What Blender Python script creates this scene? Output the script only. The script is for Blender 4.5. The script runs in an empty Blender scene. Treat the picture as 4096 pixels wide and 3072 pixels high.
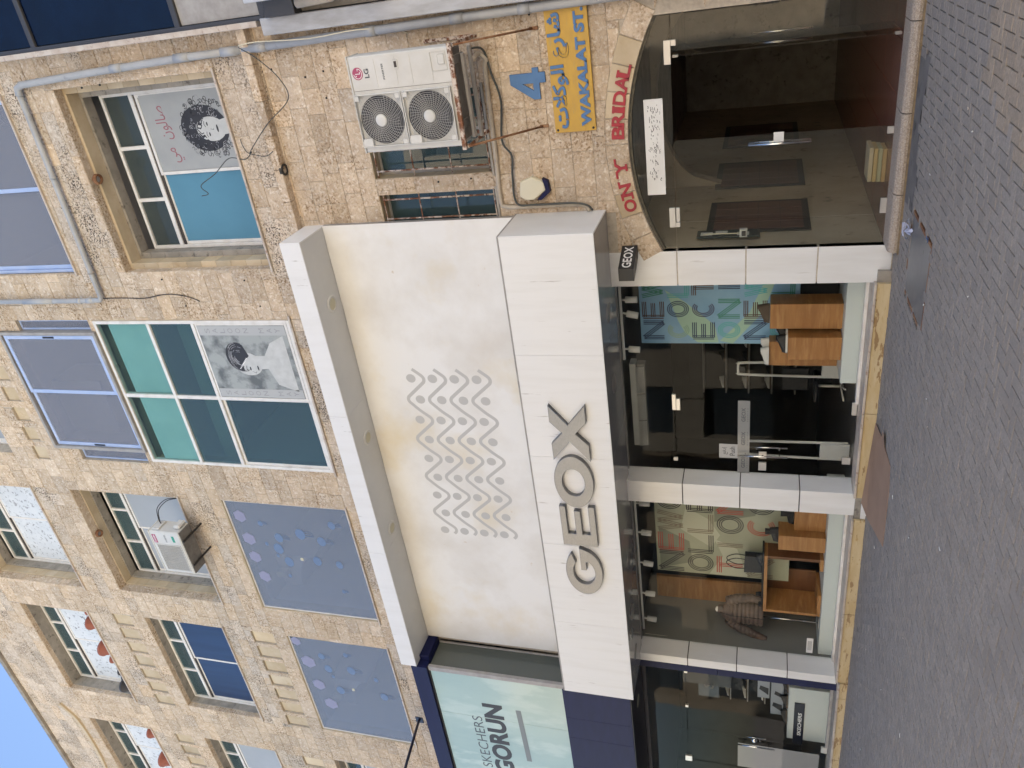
import bpy, math, random
from mathutils import Vector, Matrix
R = math.radians
rnd = random.Random(7)
sc = bpy.context.scene
col = sc.collection

# ------------------------------------------------------------------ camera
# x runs along the facade, y into it (facade stone face at y=0), z up; the phone was held on its side
CAMP = Vector((0, -10.3, 1.6))
yaw, pitch, roll = R(-30.354), R(17.508), R(1.2528)
fw = Vector((math.sin(yaw)*math.cos(pitch), math.cos(yaw)*math.cos(pitch), math.sin(pitch)))
r0 = Vector((math.cos(yaw), -math.sin(yaw), 0)); u0 = r0.cross(fw)
rr = math.cos(roll)*r0 + math.sin(roll)*u0; uu = -math.sin(roll)*r0 + math.cos(roll)*u0
cam = bpy.data.cameras.new('camera'); co = bpy.data.objects.new('camera', cam); col.objects.link(co)
cam.sensor_width = 36; cam.sensor_fit = 'HORIZONTAL'; cam.lens = 3119.9/4096*36
cam.clip_start = .05; cam.clip_end = 2000
m = Matrix(((-uu.x, rr.x, -fw.x), (-uu.y, rr.y, -fw.y), (-uu.z, rr.z, -fw.z))).to_4x4()
m.translation = CAMP; co.matrix_world = m
sc.camera = co
def seen(p):                       # size ranking and culling only
    q = Vector(p)-CAMP; d = q.dot(fw)
    if d < .3: return None
    return (q.dot(rr)/d*3119.9, q.dot(uu)/d*3119.9, d)

# ------------------------------------------------------------------ world, sun, exposure
SUN_EL, SUN_AZ = 46, 38            # sun stands behind the stone building, a little to its right
wd = bpy.data.worlds.new('World'); sc.world = wd; wd.use_nodes = True
nt = wd.node_tree; bg = nt.nodes['Background']
sky = nt.nodes.new('ShaderNodeTexSky'); sky.sky_type = 'NISHITA'; sky.sun_disc = False
sky.sun_elevation = R(SUN_EL); sky.sun_rotation = R(SUN_AZ); sky.air_density = 1.0; sky.dust_density = .6; sky.ozone_density = 1.5
nt.links.new(sky.outputs[0], bg.inputs[0]); bg.inputs[1].default_value = .055
sd = Vector((math.sin(R(SUN_AZ))*math.cos(R(SUN_EL)), math.cos(R(SUN_AZ))*math.cos(R(SUN_EL)), math.sin(R(SUN_EL))))
sl = bpy.data.lights.new('sun', 'SUN'); sl.energy = 5.0; sl.angle = R(.5); sl.color = (1, .95, .87)
so = bpy.data.objects.new('sun', sl); col.objects.link(so); so.rotation_euler = sd.to_track_quat('Z', 'Y').to_euler()
sc.view_settings.view_transform = 'Standard'; sc.view_settings.look = 'None'
sc.view_settings.exposure = 2.7; sc.view_settings.gamma = 1; sc.view_settings.use_curve_mapping = False
sc.cycles.use_denoising = True; sc.cycles.max_bounces = 10; sc.cycles.diffuse_bounces = 5
sc.cycles.glossy_bounces = 5; sc.cycles.transparent_max_bounces = 16; sc.cycles.sample_clamp_indirect = 6

# ------------------------------------------------------------------ materials
def lin(*c): return tuple(c)+(1,)
MC = {}
def mat(name, c=(.5, .5, .5), rough=.6, metal=0., c2=None, ns=6., nst=None, det=5., lo=.35, hi=.65, bump=0., bs=40., bd=.01,
        c3=None, c3s=2., c3lo=.55, c3hi=.7, tint=False, spec=.5, coat=0., wave=None, alpha=None, c4=None, c4s=60., c4lo=.6, c4hi=.66, c4m=None, rv=0.):
    if name in MC: return MC[name]
    m = bpy.data.materials.new(name); m.use_nodes = True; n = m.node_tree.nodes; L = m.node_tree.links.new
    b = n['Principled BSDF']; b.inputs['Roughness'].default_value = rough; b.inputs['Metallic'].default_value = metal
    b.inputs['Specular IOR Level'].default_value = spec; b.inputs['Coat Weight'].default_value = coat
    tc = n.new('ShaderNodeNewGeometry')
    def noise(scale, stretch=None, detail=det, r=.6):
        t = n.new('ShaderNodeTexNoise'); t.inputs['Scale'].default_value = scale; t.inputs['Detail'].default_value = detail; t.inputs['Roughness'].default_value = r
        mp = n.new('ShaderNodeMapping'); L(tc.outputs['Position'], mp.inputs['Vector'])
        if stretch: mp.inputs['Scale'].default_value = stretch
        L(mp.outputs[0], t.inputs['Vector']); return t.outputs['Fac']
    def ramp(f, a, z):
        r = n.new('ShaderNodeMapRange'); r.inputs[1].default_value = a; r.inputs[2].default_value = z; r.clamp = True
        L(f, r.inputs[0]); return r.outputs[0]
    def mix(f, a, bb, mode='MIX'):
        x = n.new('ShaderNodeMix'); x.data_type = 'RGBA'; x.blend_type = mode
        for i, v in ((0, f), (6, a), (7, bb)):
            if isinstance(v, (tuple, float, int)): x.inputs[i].default_value = v if i == 0 else (tuple(v)+(1,))[:4]
            else: L(v, x.inputs[i])
        return x.outputs[2]
    out = None
    cur = tuple(c)
    if c2: cur = mix(ramp(noise(ns, nst), lo, hi), tuple(c), tuple(c2))
    if c3: cur = mix(ramp(noise(c3s, nst), c3lo, c3hi), cur, tuple(c3))
    if c4:
        f = ramp(noise(c4s, nst, 3.), c4lo, c4hi)
        if c4m:
            g = ramp(noise(c4m), .42, .62); mm = n.new('ShaderNodeMath'); mm.operation = 'MULTIPLY'; L(f, mm.inputs[0]); L(g, mm.inputs[1]); f = mm.outputs[0]
        cur = mix(f, cur, tuple(c4))
    if tint:
        a = n.new('ShaderNodeAttribute'); a.attribute_name = 'tint'; cur = mix(1., cur, a.outputs['Color'], 'MULTIPLY')
    if isinstance(cur, tuple): b.inputs['Base Color'].default_value = cur+(1,)
    else: L(cur, b.inputs['Base Color'])
    if rv:
        q = n.new('ShaderNodeMapRange'); L(noise(3.), q.inputs[0]); q.inputs[3].default_value = max(0, rough-rv); q.inputs[4].default_value = rough+rv
        L(q.outputs[0], b.inputs['Roughness'])
    if bump:
        bn = n.new('ShaderNodeBump'); bn.inputs['Strength'].default_value = bump; bn.inputs['Distance'].default_value = bd
        L(noise(bs, nst if wave else None), bn.inputs['Height']); L(bn.outputs[0], b.inputs['Normal'])
    MC[name] = m; return m
def glass(name, tint=(.8, .85, .85), ior=1.5, rough=0., film_or_haze=None, wob=.0):
    m = bpy.data.materials.new(name); m.use_nodes = True; n = m.node_tree.nodes; L = m.node_tree.links.new
    n.remove(n['Principled BSDF']); o = n['Material Output']
    t = n.new('ShaderNodeBsdfTransparent'); t.inputs[0].default_value = tint+(1,)
    g = n.new('ShaderNodeBsdfGlossy'); g.inputs['Roughness'].default_value = rough
    f = n.new('ShaderNodeFresnel'); f.inputs[0].default_value = ior
    if wob:
        bn = n.new('ShaderNodeBump'); bn.inputs['Strength'].default_value = wob; bn.inputs['Distance'].default_value = .02
        no = n.new('ShaderNodeTexNoise'); no.inputs['Scale'].default_value = 1.6; no.inputs['Detail'].default_value = 1
        ge = n.new('ShaderNodeNewGeometry'); L(ge.outputs['Position'], no.inputs['Vector']); L(no.outputs[0], bn.inputs['Height'])
        L(bn.outputs[0], g.inputs['Normal'])
    ge_ = n.new('ShaderNodeNewGeometry'); k_ = n.new('ShaderNodeMath'); k_.operation = 'SUBTRACT'; k_.inputs[0].default_value = 1; L(ge_.outputs['Backfacing'], k_.inputs[1])
    k2 = n.new('ShaderNodeMath'); k2.operation = 'MULTIPLY'; L(f.outputs[0], k2.inputs[0]); L(k_.outputs[0], k2.inputs[1])   # only the outer face of a pane reflects
    x = n.new('ShaderNodeMixShader'); L(k2.outputs[0], x.inputs[0]); L(t.outputs[0], x.inputs[1]); L(g.outputs[0], x.inputs[2])
    if film_or_haze:
        d = n.new('ShaderNodeBsdfDiffuse'); d.inputs[0].default_value = film_or_haze[:3]+(1,)
        y = n.new('ShaderNodeMixShader'); y.inputs[0].default_value = film_or_haze[3]; L(t.outputs[0], y.inputs[1]); L(d.outputs[0], y.inputs[2]); L(y.outputs[0], x.inputs[1])
    L(x.outputs[0], o.inputs[0]); MC[name] = m; return m
def tone(m, fac=1.): return m

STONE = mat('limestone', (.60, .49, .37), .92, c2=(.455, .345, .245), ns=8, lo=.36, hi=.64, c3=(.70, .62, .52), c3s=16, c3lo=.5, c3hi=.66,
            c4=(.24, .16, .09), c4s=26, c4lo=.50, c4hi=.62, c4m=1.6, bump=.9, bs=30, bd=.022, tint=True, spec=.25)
STONEP = mat('pitted limestone', (.59, .50, .41), .95, c2=(.46, .37, .28), ns=9, c3=(.66, .59, .50), c3s=20, c3lo=.5, c3hi=.66,
             c4=(.07, .055, .045), c4s=34, c4lo=.50, c4hi=.58, c4m=1.4, bump=.9, bs=36, bd=.02, tint=True, spec=.2)
SMOOTHST = mat('smooth beige stone', (.56, .47, .34), .8, c2=(.47, .375, .25), ns=2.2, c3=(.40, .29, .17), c3s=5, c3lo=.6, c3hi=.8, bump=.25, bs=60, bd=.004, tint=True, spec=.3)
MORTAR = mat('mortar', (.50, .44, .36), .95, c2=(.38, .33, .27), ns=14, bump=.4, bs=70)
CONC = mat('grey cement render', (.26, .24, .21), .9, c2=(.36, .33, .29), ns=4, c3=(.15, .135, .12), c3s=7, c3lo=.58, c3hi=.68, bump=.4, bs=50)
ROOFC = mat('roof coping', (.3, .27, .23), .9, c2=(.2, .18, .16), ns=6)
WHITEP = mat('white composite panel', (.76, .765, .77), .32, c2=(.68, .675, .665), ns=1.1, nst=(4, 1, .5), c4=(.48, .46, .42), c4s=3., c4lo=.68, c4hi=.8, spec=.5, rv=.08)
WHITEG = mat('weathered white panel', (.74, .74, .735), .38, c2=(.69, .685, .67), ns=2.2, nst=(3.5, 1, .35), lo=.45, hi=.8, c4=(.36, .34, .31), c4s=6., c4lo=.69, c4hi=.78, spec=.5, rv=.08)
SOFFIT = mat('grey soffit panel', (.62, .625, .62), .42, c2=(.58, .585, .58), ns=1.5, spec=.4)
DKSOFF = mat('dark glossy soffit', (.33, .33, .34), .14, c2=(.37, .37, .37), ns=2, spec=.5, coat=.3)
BANNER = mat('stained white banner', (.75, .745, .73), .38, c2=(.64, .615, .575), ns=.8, lo=.42, hi=.7, c3=(.66, .58, .42), c3s=.6, c3lo=.52, c3hi=.78, c4=(.50, .38, .24), c4s=4.5, c4lo=.72, c4hi=.84, bump=.15, bs=1.3, bd=.05, spec=.3)
PRINTG = mat('grey print', (.47, .465, .455), .6)
STEEL = mat('brushed steel', (.17, .175, .185), .33, .9, c2=(.25, .255, .265), ns=30, nst=(1, 1, 12), rv=.06)
CHROME = mat('polished steel', (.7, .7, .69), .12, 1.)
NAVY = mat('navy panel', (.007, .010, .050), .5, c2=(.009, .012, .06), ns=2, c4=(.05, .055, .1), c4s=9, c4lo=.74, c4hi=.8, nst=(1, 1, 5), spec=.22)
NAVYD = mat('dark navy panel', (.010, .012, .03), .3)
ALU = mat('white aluminium', (.72, .70, .67), .4, c2=(.6, .565, .52), ns=5, lo=.45, hi=.75, spec=.5)
ALUB = mat('blue filmed aluminium', (.33, .43, .66), .35, c2=(.42, .5, .7), ns=3)
ALUG = mat('grey aluminium', (.36, .345, .33), .4, c2=(.28, .265, .25), ns=6)
ALUD = mat('dark bronze aluminium', (.05, .05, .055), .35)
SEAL = mat('dark window track', (.05, .04, .035), .6)
PIPE = mat('grey plastic pipe', (.33, .34, .355), .45, c2=(.40, .41, .42), ns=3, c3=(.22, .22, .22), c3s=7, c3lo=.62, c3hi=.75)
PIPEW = mat('dirty cream conduit', (.48, .42, .34), .6, c2=(.38, .33, .27), ns=8)
BLACKR = mat('black rubber', (.012, .012, .014), .5)
DKGREY = mat('dark grey cable', (.055, .062, .06), .5)
RUST = mat('rusty painted iron', (.58, .50, .43), .7, c2=(.20, .075, .03), ns=9, lo=.46, hi=.56, c3=(.12, .045, .02), c3s=20, c3lo=.5, c3hi=.62, bump=.4, bs=60)
RUSTD = mat('rusted steel', (.15, .055, .022), .8, c2=(.30, .17, .09), ns=8)
ACW = mat('ac unit enamel', (.60, .60, .585), .42, c2=(.54, .535, .51), ns=3, spec=.4)
ACD = mat('ac unit base', (.20, .19, .175), .7, c2=(.13, .12, .11), ns=6)
ACB = mat('fan cavity', (.014, .014, .02), .5)
ACF = mat('ac fin grey', (.30, .30, .30), .6, c2=(.2, .2, .2), ns=90)
LGR = mat('magenta red', (.36, .06, .13), .5)
DKTEXT = mat('slate ink', (.06, .07, .085), .5)
YELLOW = mat('yellow painted sign', (.56, .34, .055), .55, c2=(.50, .30, .06), ns=5, nst=(1, 1, 4), c3=(.42, .30, .12), c3s=6, c3lo=.6, c3hi=.75)
BLUEP = mat('blue painted letters', (.055, .15, .34), .5, c2=(.07, .18, .38), ns=8)
REDP = mat('red painted letters', (.40, .022, .035), .55, c2=(.30, .03, .045), ns=9)
BLACKP = mat('black sign box', (.02, .02, .022), .45)
WHITET = mat('white print', (.78, .78, .78), .5)
GRAYT = mat('grey silver print', (.42, .43, .44), .5)
CREAM = mat('cream plastic', (.66, .62, .48), .5)
PLATF = mat('white platform laminate', (.62, .66, .64), .35)
WOOD = mat('cherry veneer', (.42, .20, .065), .42, c2=(.33, .145, .045), ns=2.2, nst=(.6, 1, 5), lo=.35, hi=.65, c3=(.48, .25, .09), c3s=3, c3lo=.5, c3hi=.7)
WOODD = mat('dark cherry veneer', (.17, .07, .026), .45, c2=(.13, .052, .02), ns=2.2, nst=(.6, 1, 5))
MARB = mat('yellow veined limestone', (.50, .37, .19), .5, c2=(.58, .47, .29), ns=3.5, nst=(.6, 1, 2.2), c3=(.30, .19, .09), c3s=5.5, c3lo=.585, c3hi=.61, c4=(.40, .26, .1), c4s=9, c4lo=.6, c4hi=.7, bump=.2, bs=20)
MARBT = mat('pale marble ledge', (.55, .50, .44), .45, c2=(.44, .36, .30), ns=5, c3=(.33, .24, .19), c3s=12, c3lo=.58, c3hi=.68)
GRAN = mat('worn granite step', (.38, .31, .25), .7, c2=(.25, .205, .17), ns=40, lo=.4, hi=.6, c3=(.46, .4, .34), c3s=90, c3lo=.5, c3hi=.6, bump=.35, bs=70)
PAVER = mat('concrete paver', (.265, .238, .215), .86, c2=(.21, .19, .173), ns=26, nst=(1, 1, 1), lo=.4, hi=.62, c3=(.32, .29, .265), c3s=55, c3lo=.54, c3hi=.68, c4=(.225, .202, .184), c4s=1.1, c4lo=.52, c4hi=.75, bump=.35, bs=110, bd=.004, tint=True, spec=.35)
JOINT = mat('joint dirt', (.03, .028, .025), .95, c2=(.05, .045, .04), ns=20)
GROUNDM = mat('street surface', (.25, .226, .205), .88, c2=(.2, .18, .165), ns=7, bump=.3, bs=40)
PATCH = mat('cement patch', (.165, .155, .15), .85, c2=(.12, .113, .108), ns=3, c3=(.06, .055, .05), c3s=5, c3lo=.55, c3hi=.7, c4=(.5, .5, .48), c4s=70, c4lo=.70, c4hi=.73, c4m=2., bump=.6, bs=60)
PLATE = mat('galvanised access cover', (.20, .20, .205), .42, .3, c2=(.16, .16, .165), ns=3, c4=(.07, .065, .06), c4s=9, c4lo=.68, c4hi=.74)
CARD = mat('cardboard', (.34, .22, .15), .85, c2=(.30, .19, .13), ns=3)
TERRA = mat('terracotta plastic', (.34, .11, .075), .6, c2=(.27, .09, .065), ns=6)
CHAR = mat('charcoal plastic', (.04, .04, .048), .5)
TWIG = mat('dry twigs', (.17, .12, .07), .9)
SOIL = mat('soil', (.05, .035, .025), .95)
WALLIN = mat('interior plaster', (.50, .49, .47), .8)
CEILB = mat('interior ceiling paint', (.56, .56, .57), .8)
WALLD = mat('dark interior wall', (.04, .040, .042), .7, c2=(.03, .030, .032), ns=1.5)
WALLG = mat('grey shop wall', (.20, .195, .18), .7)
FLOORD = mat('dark shop floor', (.10, .095, .09), .3)
HALLW = mat('hall wall stone', (.52, .44, .34), .5, c2=(.42, .355, .27), ns=2, c3=(.15, .13, .1), c3s=5, c3lo=.6, c3hi=.75)
HALLF = mat('red marble floor', (.27, .13, .10), .22, c2=(.18, .085, .065), ns=3, nst=(4, .5, 1), c3=(.22, .12, .1), c3s=6, c3lo=.6, c3hi=.7)
TILEB = mat('brown tile', (.13, .06, .045), .4, c2=(.10, .045, .035), ns=3)
BLACKM = mat('black frame', (.015, .014, .014), .4)
TEALP = mat('sea green back paint', (.33, .42, .41), .7, c2=(.38, .47, .46), ns=1.2)
BLUEF = mat('blue film sheet', (.085, .22, .31), .35, c2=(.10, .25, .35), ns=.8)
DBLUE = mat('dark blue blind', (.018, .04, .10), .45, c2=(.022, .05, .125), ns=2, nst=(3, 1, .3))
LGREY = mat('light grey roller blind', (.36, .39, .43), .7, c2=(.33, .36, .40), ns=1)
PAPERW = mat('white paper', (.74, .74, .73), .7, c2=(.66, .65, .63), ns=3)
LEATH = mat('black leather', (.010, .010, .012), .5, c2=(.02, .02, .024), ns=20, bump=.2, bs=40)
QUILT = mat('brown quilted nylon', (.12, .078, .058), .4, c2=(.09, .058, .043), ns=14, bump=.35, bs=35, bd=.01)
SHOEW = mat('white leather', (.70, .70, .69), .45)
SHOET = mat('taupe suede', (.12, .09, .065), .8)
LAMPW = mat('white spotlight', (.78, .77, .74), .45)
LENS = mat('cream diffuser', (.52, .49, .36), .4)
SEAG = mat('aqua back printed glass', (.43, .56, .51), .16, c2=(.36, .49, .46), ns=.7, nst=(1, 1, .4), c3=(.48, .60, .55), c3s=1.8, c3lo=.5, c3hi=.6, spec=.5)
INK = mat('black ink', (.03, .03, .035), .6)
INKG = mat('grey ink', (.30, .30, .31), .6)
SKETCH = mat('sketch print paper', (.66, .69, .72), .5, c2=(.58, .62, .66), ns=3, c3=(.2, .21, .24), c3s=6.5, c3lo=.64, c3hi=.67, c4=(.33, .35, .38), c4s=12, c4lo=.60, c4hi=.625)
POSTG = mat('grey poster ground', (.36, .37, .365), .5, c2=(.32, .33, .33), ns=2)
MAROON = mat('maroon ink', (.30, .11, .13), .6)
SKINL = mat('light grey ink', (.55, .56, .55), .6, c2=(.47, .48, .47), ns=7)
DOTB = mat('blue sticker', (.14, .20, .32), .5)
DOTV = mat('violet sticker', (.26, .26, .37), .5)
OPPST = mat('sunlit limestone facade', (.56, .46, .33), .9, c2=(.48, .385, .27), ns=3, bump=.3, bs=12)
OPPD = mat('dark shop glass', (.03, .035, .04), .08)
OPPG = mat('opposite window glass', (.06, .08, .10), .05)
LEAF = mat('dark green leaves', (.03, .06, .02), .6)
G_CLEAR = glass('clear shop glass', (.96, .97, .965), 1.2, wob=.05)
G_HALL = glass('hall door glass', (.90, .91, .89), 1.45, wob=.12, film_or_haze=(.33, .32, .28, .04))  # faint grey diffuse share stands in for pale reflections on the door glass
G_TEAL = glass('teal tinted glass', (.55, .70, .72), 1.5, wob=.05, film_or_haze=(.15, .23, .26, .26))
G_TEALL = glass('pale teal glass', (.80, .92, .91), 1.3)
G_BLUE = glass('blue film glass', (.78, .82, .88), 1.4, film_or_haze=(.40, .44, .52, .33))
G_LAV = glass('lavender glass', (.78, .81, .90), 1.4, film_or_haze=(.40, .41, .46, .34))  # pale diffuse share paints in the reflected sky and the lit ceilings
G_NEIGH = glass('mirror blue glass', (.26, .38, .50), 1.55, wob=.1)
G_DK = glass('dirty dark glass', (.45, .52, .52), 1.4, film_or_haze=(.13, .16, .16, .35))

# ------------------------------------------------------------------ mesh helpers
def wl(o):
    v = Vector((0, 0, 0))
    while o is not None: v += o.location; o = o.parent
    return v
def tag(o, label=None, cat=None, group=None, kind=None):
    for k, v in (('label', label), ('category', cat), ('group', group), ('kind', kind)):
        if v: o[k] = v
    return o
def empty(name, loc, label, cat, group=None):
    o = bpy.data.objects.new(name, None); o.empty_display_size = .1; o.location = loc; col.objects.link(o); return tag(o, label, cat, group)
class MB:
    def __init__(s): s.v = []; s.f = []; s.m = []; s.sm = []
    def add(s, vs, fs, mi=0, smooth=False):
        b = len(s.v); s.v += [tuple(v) for v in vs]
        for f in fs: s.f.append(tuple(i+b for i in f)); s.m.append(mi); s.sm.append(smooth)
        return s
    def box(s, x0, x1, y0, y1, z0, z1, mi=0):
        if x0 > x1: x0, x1 = x1, x0
        if y0 > y1: y0, y1 = y1, y0
        if z0 > z1: z0, z1 = z1, z0
        return s.add([(x0, y0, z0), (x1, y0, z0), (x1, y1, z0), (x0, y1, z0), (x0, y0, z1), (x1, y0, z1), (x1, y1, z1), (x0, y1, z1)],
                     [(0, 3, 2, 1), (4, 5, 6, 7), (0, 1, 5, 4), (1, 2, 6, 5), (2, 3, 7, 6), (3, 0, 4, 7)], mi)
    def cbox(s, x0, x1, y0, y1, z0, z1, b=.006, mi=0):   # box with chamfered edges
        if x0 > x1: x0, x1 = x1, x0
        if y0 > y1: y0, y1 = y1, y0
        if z0 > z1: z0, z1 = z1, z0
        V = []; 
        for (x, sx) in ((x0, 1), (x1, -1)):
            for (y, sy) in ((y0, 1), (y1, -1)):
                for (z, sz) in ((z0, 1), (z1, -1)):
                    V += [(x, y+sy*b, z+sz*b), (x+sx*b, y, z+sz*b), (x+sx*b, y+sy*b, z)]
        I = lambda a, c, d, k: ((a*2+c)*2+d)*3+k
        F = [[I(0,0,0,0),I(0,0,1,0),I(0,1,1,0),I(0,1,0,0)], [I(1,0,0,0),I(1,1,0,0),I(1,1,1,0),I(1,0,1,0)],
             [I(0,0,0,1),I(1,0,0,1),I(1,0,1,1),I(0,0,1,1)], [I(0,1,0,1),I(0,1,1,1),I(1,1,1,1),I(1,1,0,1)],
             [I(0,0,0,2),I(0,1,0,2),I(1,1,0,2),I(1,0,0,2)], [I(0,0,1,2),I(1,0,1,2),I(1,1,1,2),I(0,1,1,2)]]
        for a in (0, 1):
            for c in (0, 1):
                F.append([I(a,c,0,0),I(a,c,1,0),I(a,c,1,1),I(a,c,0,1)]); F.append([I(a,0,c,0),I(a,1,c,0),I(a,1,c,2),I(a,0,c,2)]); F.append([I(0,a,c,1),I(1,a,c,1),I(1,a,c,2),I(0,a,c,2)])
                for d in (0, 1): F.append([I(a,c,d,0),I(a,c,d,1),I(a,c,d,2)])
        return s.add(V, F, mi)
    def prism(s, pts, y0, y1, mi=0):                     # pts (x,z) counter-clockwise seen from -y
        n = len(pts)
        return s.add([(x, y0, z) for x, z in pts]+[(x, y1, z) for x, z in pts],
                     [tuple(range(n)), tuple(range(2*n-1, n-1, -1))]+[(i, n+i, n+(i+1) % n, (i+1) % n) for i in range(n)], mi)
    def flat(s, pts, y, mi=0): return s.add([(x, y, z) for x, z in pts], [tuple(range(len(pts)))], mi)
    def zprism(s, pts, z0, z1, mi=0):                    # pts (x,y)
        n = len(pts)
        return s.add([(x, y, z0) for x, y in pts]+[(x, y, z1) for x, y in pts],
                     [tuple(range(n-1, -1, -1)), tuple(range(n, 2*n))]+[(i, (i+1) % n, n+(i+1) % n, n+i) for i in range(n)], mi)
    def tube(s, path, r, n=8, mi=0, caps=True, smooth=True):
        P = [Vector(p) for p in path]; rs = r if isinstance(r, (list, tuple)) else [r]*len(P)
        V = []; prev = None
        for i, p in enumerate(P):
            t = (P[min(i+1, len(P)-1)]-P[max(i-1, 0)])
            if t.length < 1e-9: t = Vector((0, 0, 1))
            t.normalize()
            a = prev if prev is not None else (Vector((0, 0, 1)) if abs(t.z) < .9 else Vector((1, 0, 0)))
            b = t.cross(a)
            if b.length < 1e-6: b = t.cross(Vector((.3, .5, .8)))
            b.normalize(); a = b.cross(t).normalized(); prev = a
            for k in range(n):
                an = 2*math.pi*k/n+math.pi/n; V.append(p+(a*math.cos(an)+b*math.sin(an))*rs[i])
        F = []
        for i in range(len(P)-1):
            for k in range(n): F.append((i*n+k, i*n+(k+1) % n, (i+1)*n+(k+1) % n, (i+1)*n+k))
        if caps: F += [tuple(range(n-1, -1, -1)), tuple(range((len(P)-1)*n, len(P)*n))]
        return s.add(V, F, mi, smooth)
    def lathe(s, prof, c, n=16, axis='z', mi=0, smooth=True):   # prof (r,h)
        V = []
        for r, h in prof:
            for k in range(n):
                a = 2*math.pi*k/n; q = (r*math.cos(a), r*math.sin(a), h)
                if axis == 'y': q = (q[0], h, q[1])
                V.append((c[0]+q[0], c[1]+q[1], c[2]+q[2]))
        F = [(i*n+k, i*n+(k+1) % n, (i+1)*n+(k+1) % n, (i+1)*n+k) for i in range(len(prof)-1) for k in range(n)]
        return s.add(V, F, mi, smooth)
    def ball(s, c, r, n=10, mi=0):
        rx, ry, rz = r if isinstance(r, (tuple, list)) else (r, r, r); V = []
        for i in range(n//2+1):
            t = math.pi*i/(n//2)
            for k in range(n): a = 2*math.pi*k/n; V.append((c[0]+rx*math.sin(t)*math.cos(a), c[1]+ry*math.sin(t)*math.sin(a), c[2]+rz*math.cos(t)))
        return s.add(V, [(i*n+k, (i+1)*n+k, (i+1)*n+(k+1) % n, i*n+(k+1) % n) for i in range(n//2) for k in range(n)], mi, True)
    def ribbon(s, pts, w, y, mi=0, dy=0.0):              # flat stroke in the xz plane
        P = [Vector((p[0], 0, p[1])) for p in pts]; V = []
        for i, p in enumerate(P):
            a = (P[i]-P[i-1]).normalized() if i > 0 else (P[1]-P[0]).normalized()
            b = (P[i+1]-P[i]).normalized() if i < len(P)-1 else a
            na = Vector((-a.z, 0, a.x)); nb = Vector((-b.z, 0, b.x)); n_ = na+nb
            if n_.length < 1e-4: n_ = na
            n_.normalize(); k = 1/max(.45, n_.dot(na)); q = n_*w/2*k
            V += [(p.x+q.x, y, p.z+q.z), (p.x-q.x, y, p.z-q.z)]
        nn = len(P)
        if dy:
            V += [(v[0], y+dy, v[2]) for v in V]; F = []
            o = 2*nn
            for i in range(nn-1): F += [(2*i+1, 2*i+3, 2*i+2, 2*i), (2*i, 2*i+2, o+2*i+2, o+2*i), (2*i+3, 2*i+1, o+2*i+1, o+2*i+3)]
            F += [(1, 0, o, o+1), (2*nn-2, 2*nn-1, o+2*nn-1, o+2*nn-2)]
            return s.add(V, F, mi)
        return s.add(V, [(2*i+1, 2*i+3, 2*i+2, 2*i) for i in range(nn-1)], mi)
    def build(s, name, mats, parent=None, bevel=0, tint=None, origin=True):
        me = bpy.data.meshes.new(name)
        off = wl(parent) if parent is not None else Vector((0, 0, 0))
        if parent is None and origin and s.v:
            xs = [v[0] for v in s.v]; ys = [v[1] for v in s.v]; zs = [v[2] for v in s.v]
            off = Vector(((min(xs)+max(xs))/2, (min(ys)+max(ys))/2, min(zs)))
        me.from_pydata([(v[0]-off.x, v[1]-off.y, v[2]-off.z) for v in s.v], [], s.f)
        for mm in (mats if isinstance(mats, (list, tuple)) else [mats]): me.materials.append(mm)
        me.polygons.foreach_set('material_index', s.m); me.polygons.foreach_set('use_smooth', s.sm)
        if tint is not None:
            a = me.attributes.new('tint', 'FLOAT_COLOR', 'FACE')
            dat = []
            for i in range(len(s.f)): t = tint[i] if isinstance(tint, list) else tint; dat += [t[0], t[1], t[2], 1]
            a.data.foreach_set('color', dat)
        me.update()
        o = bpy.data.objects.new(name, me); col.objects.link(o)
        if parent is not None: o.parent = parent
        else: o.location = off
        if bevel:
            b = o.modifiers.new('edge', 'BEVEL'); b.width = bevel; b.segments = 2; b.limit_method = 'ANGLE'
        return o
def box(name, m, parent, *a, **k): return MB().cbox(*a, **k).build(name, m, parent)
def copy_tree(o, loc=None, parent=None):
    c = o.copy(); col.objects.link(c); c.parent = parent
    if loc is not None: c.location = loc
    for ch in list(o.children): copy_tree(ch, None, c)
    return c
def text(name, body, x0, x1, z0, z1, y, m, parent=None, ext=.001, bold=0., shear=0., rot=0, keep=False, label=None, thin=0):
    c = bpy.data.curves.new('t', 'FONT'); c.body = body; c.size = 1; c.extrude = 0; c.offset = bold; c.shear = shear; c.resolution_u = 4
    if ext > .002: c.extrude = .5
    t = bpy.data.objects.new('t', c); col.objects.link(t); bpy.context.view_layer.update()
    me = bpy.data.meshes.new_from_object(t); bpy.data.objects.remove(t)
    co_ = [v.co.copy() for v in me.vertices]
    if rot: co_ = [Vector((-v.y, v.x, v.z)) if rot == 90 else Vector((v.y, -v.x, v.z)) for v in co_]
    ax, bx = min(v.x for v in co_), max(v.x for v in co_); az, bz = min(v.y for v in co_), max(v.y for v in co_)
    off = wl(parent) if parent is not None else Vector(((x0+x1)/2, y, z0))
    sx = (x1-x0)/(bx-ax); sz = (z1-z0)/(bz-az)
    for v, p in zip(me.vertices, co_):
        v.co = Vector((x0+(p.x-ax)*sx, y-(p.z*2*ext if ext > .002 else 0)*.5-(ext/2 if ext > .002 else 0), z0+(p.y-az)*sz))-off
    me.materials.clear(); me.materials.append(m); me.name = name
    o = bpy.data.objects.new(name, me); col.objects.link(o)
    if parent is not None: o.parent = parent
    else: o.location = off
    if label: o['label'] = label
    return o
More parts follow.
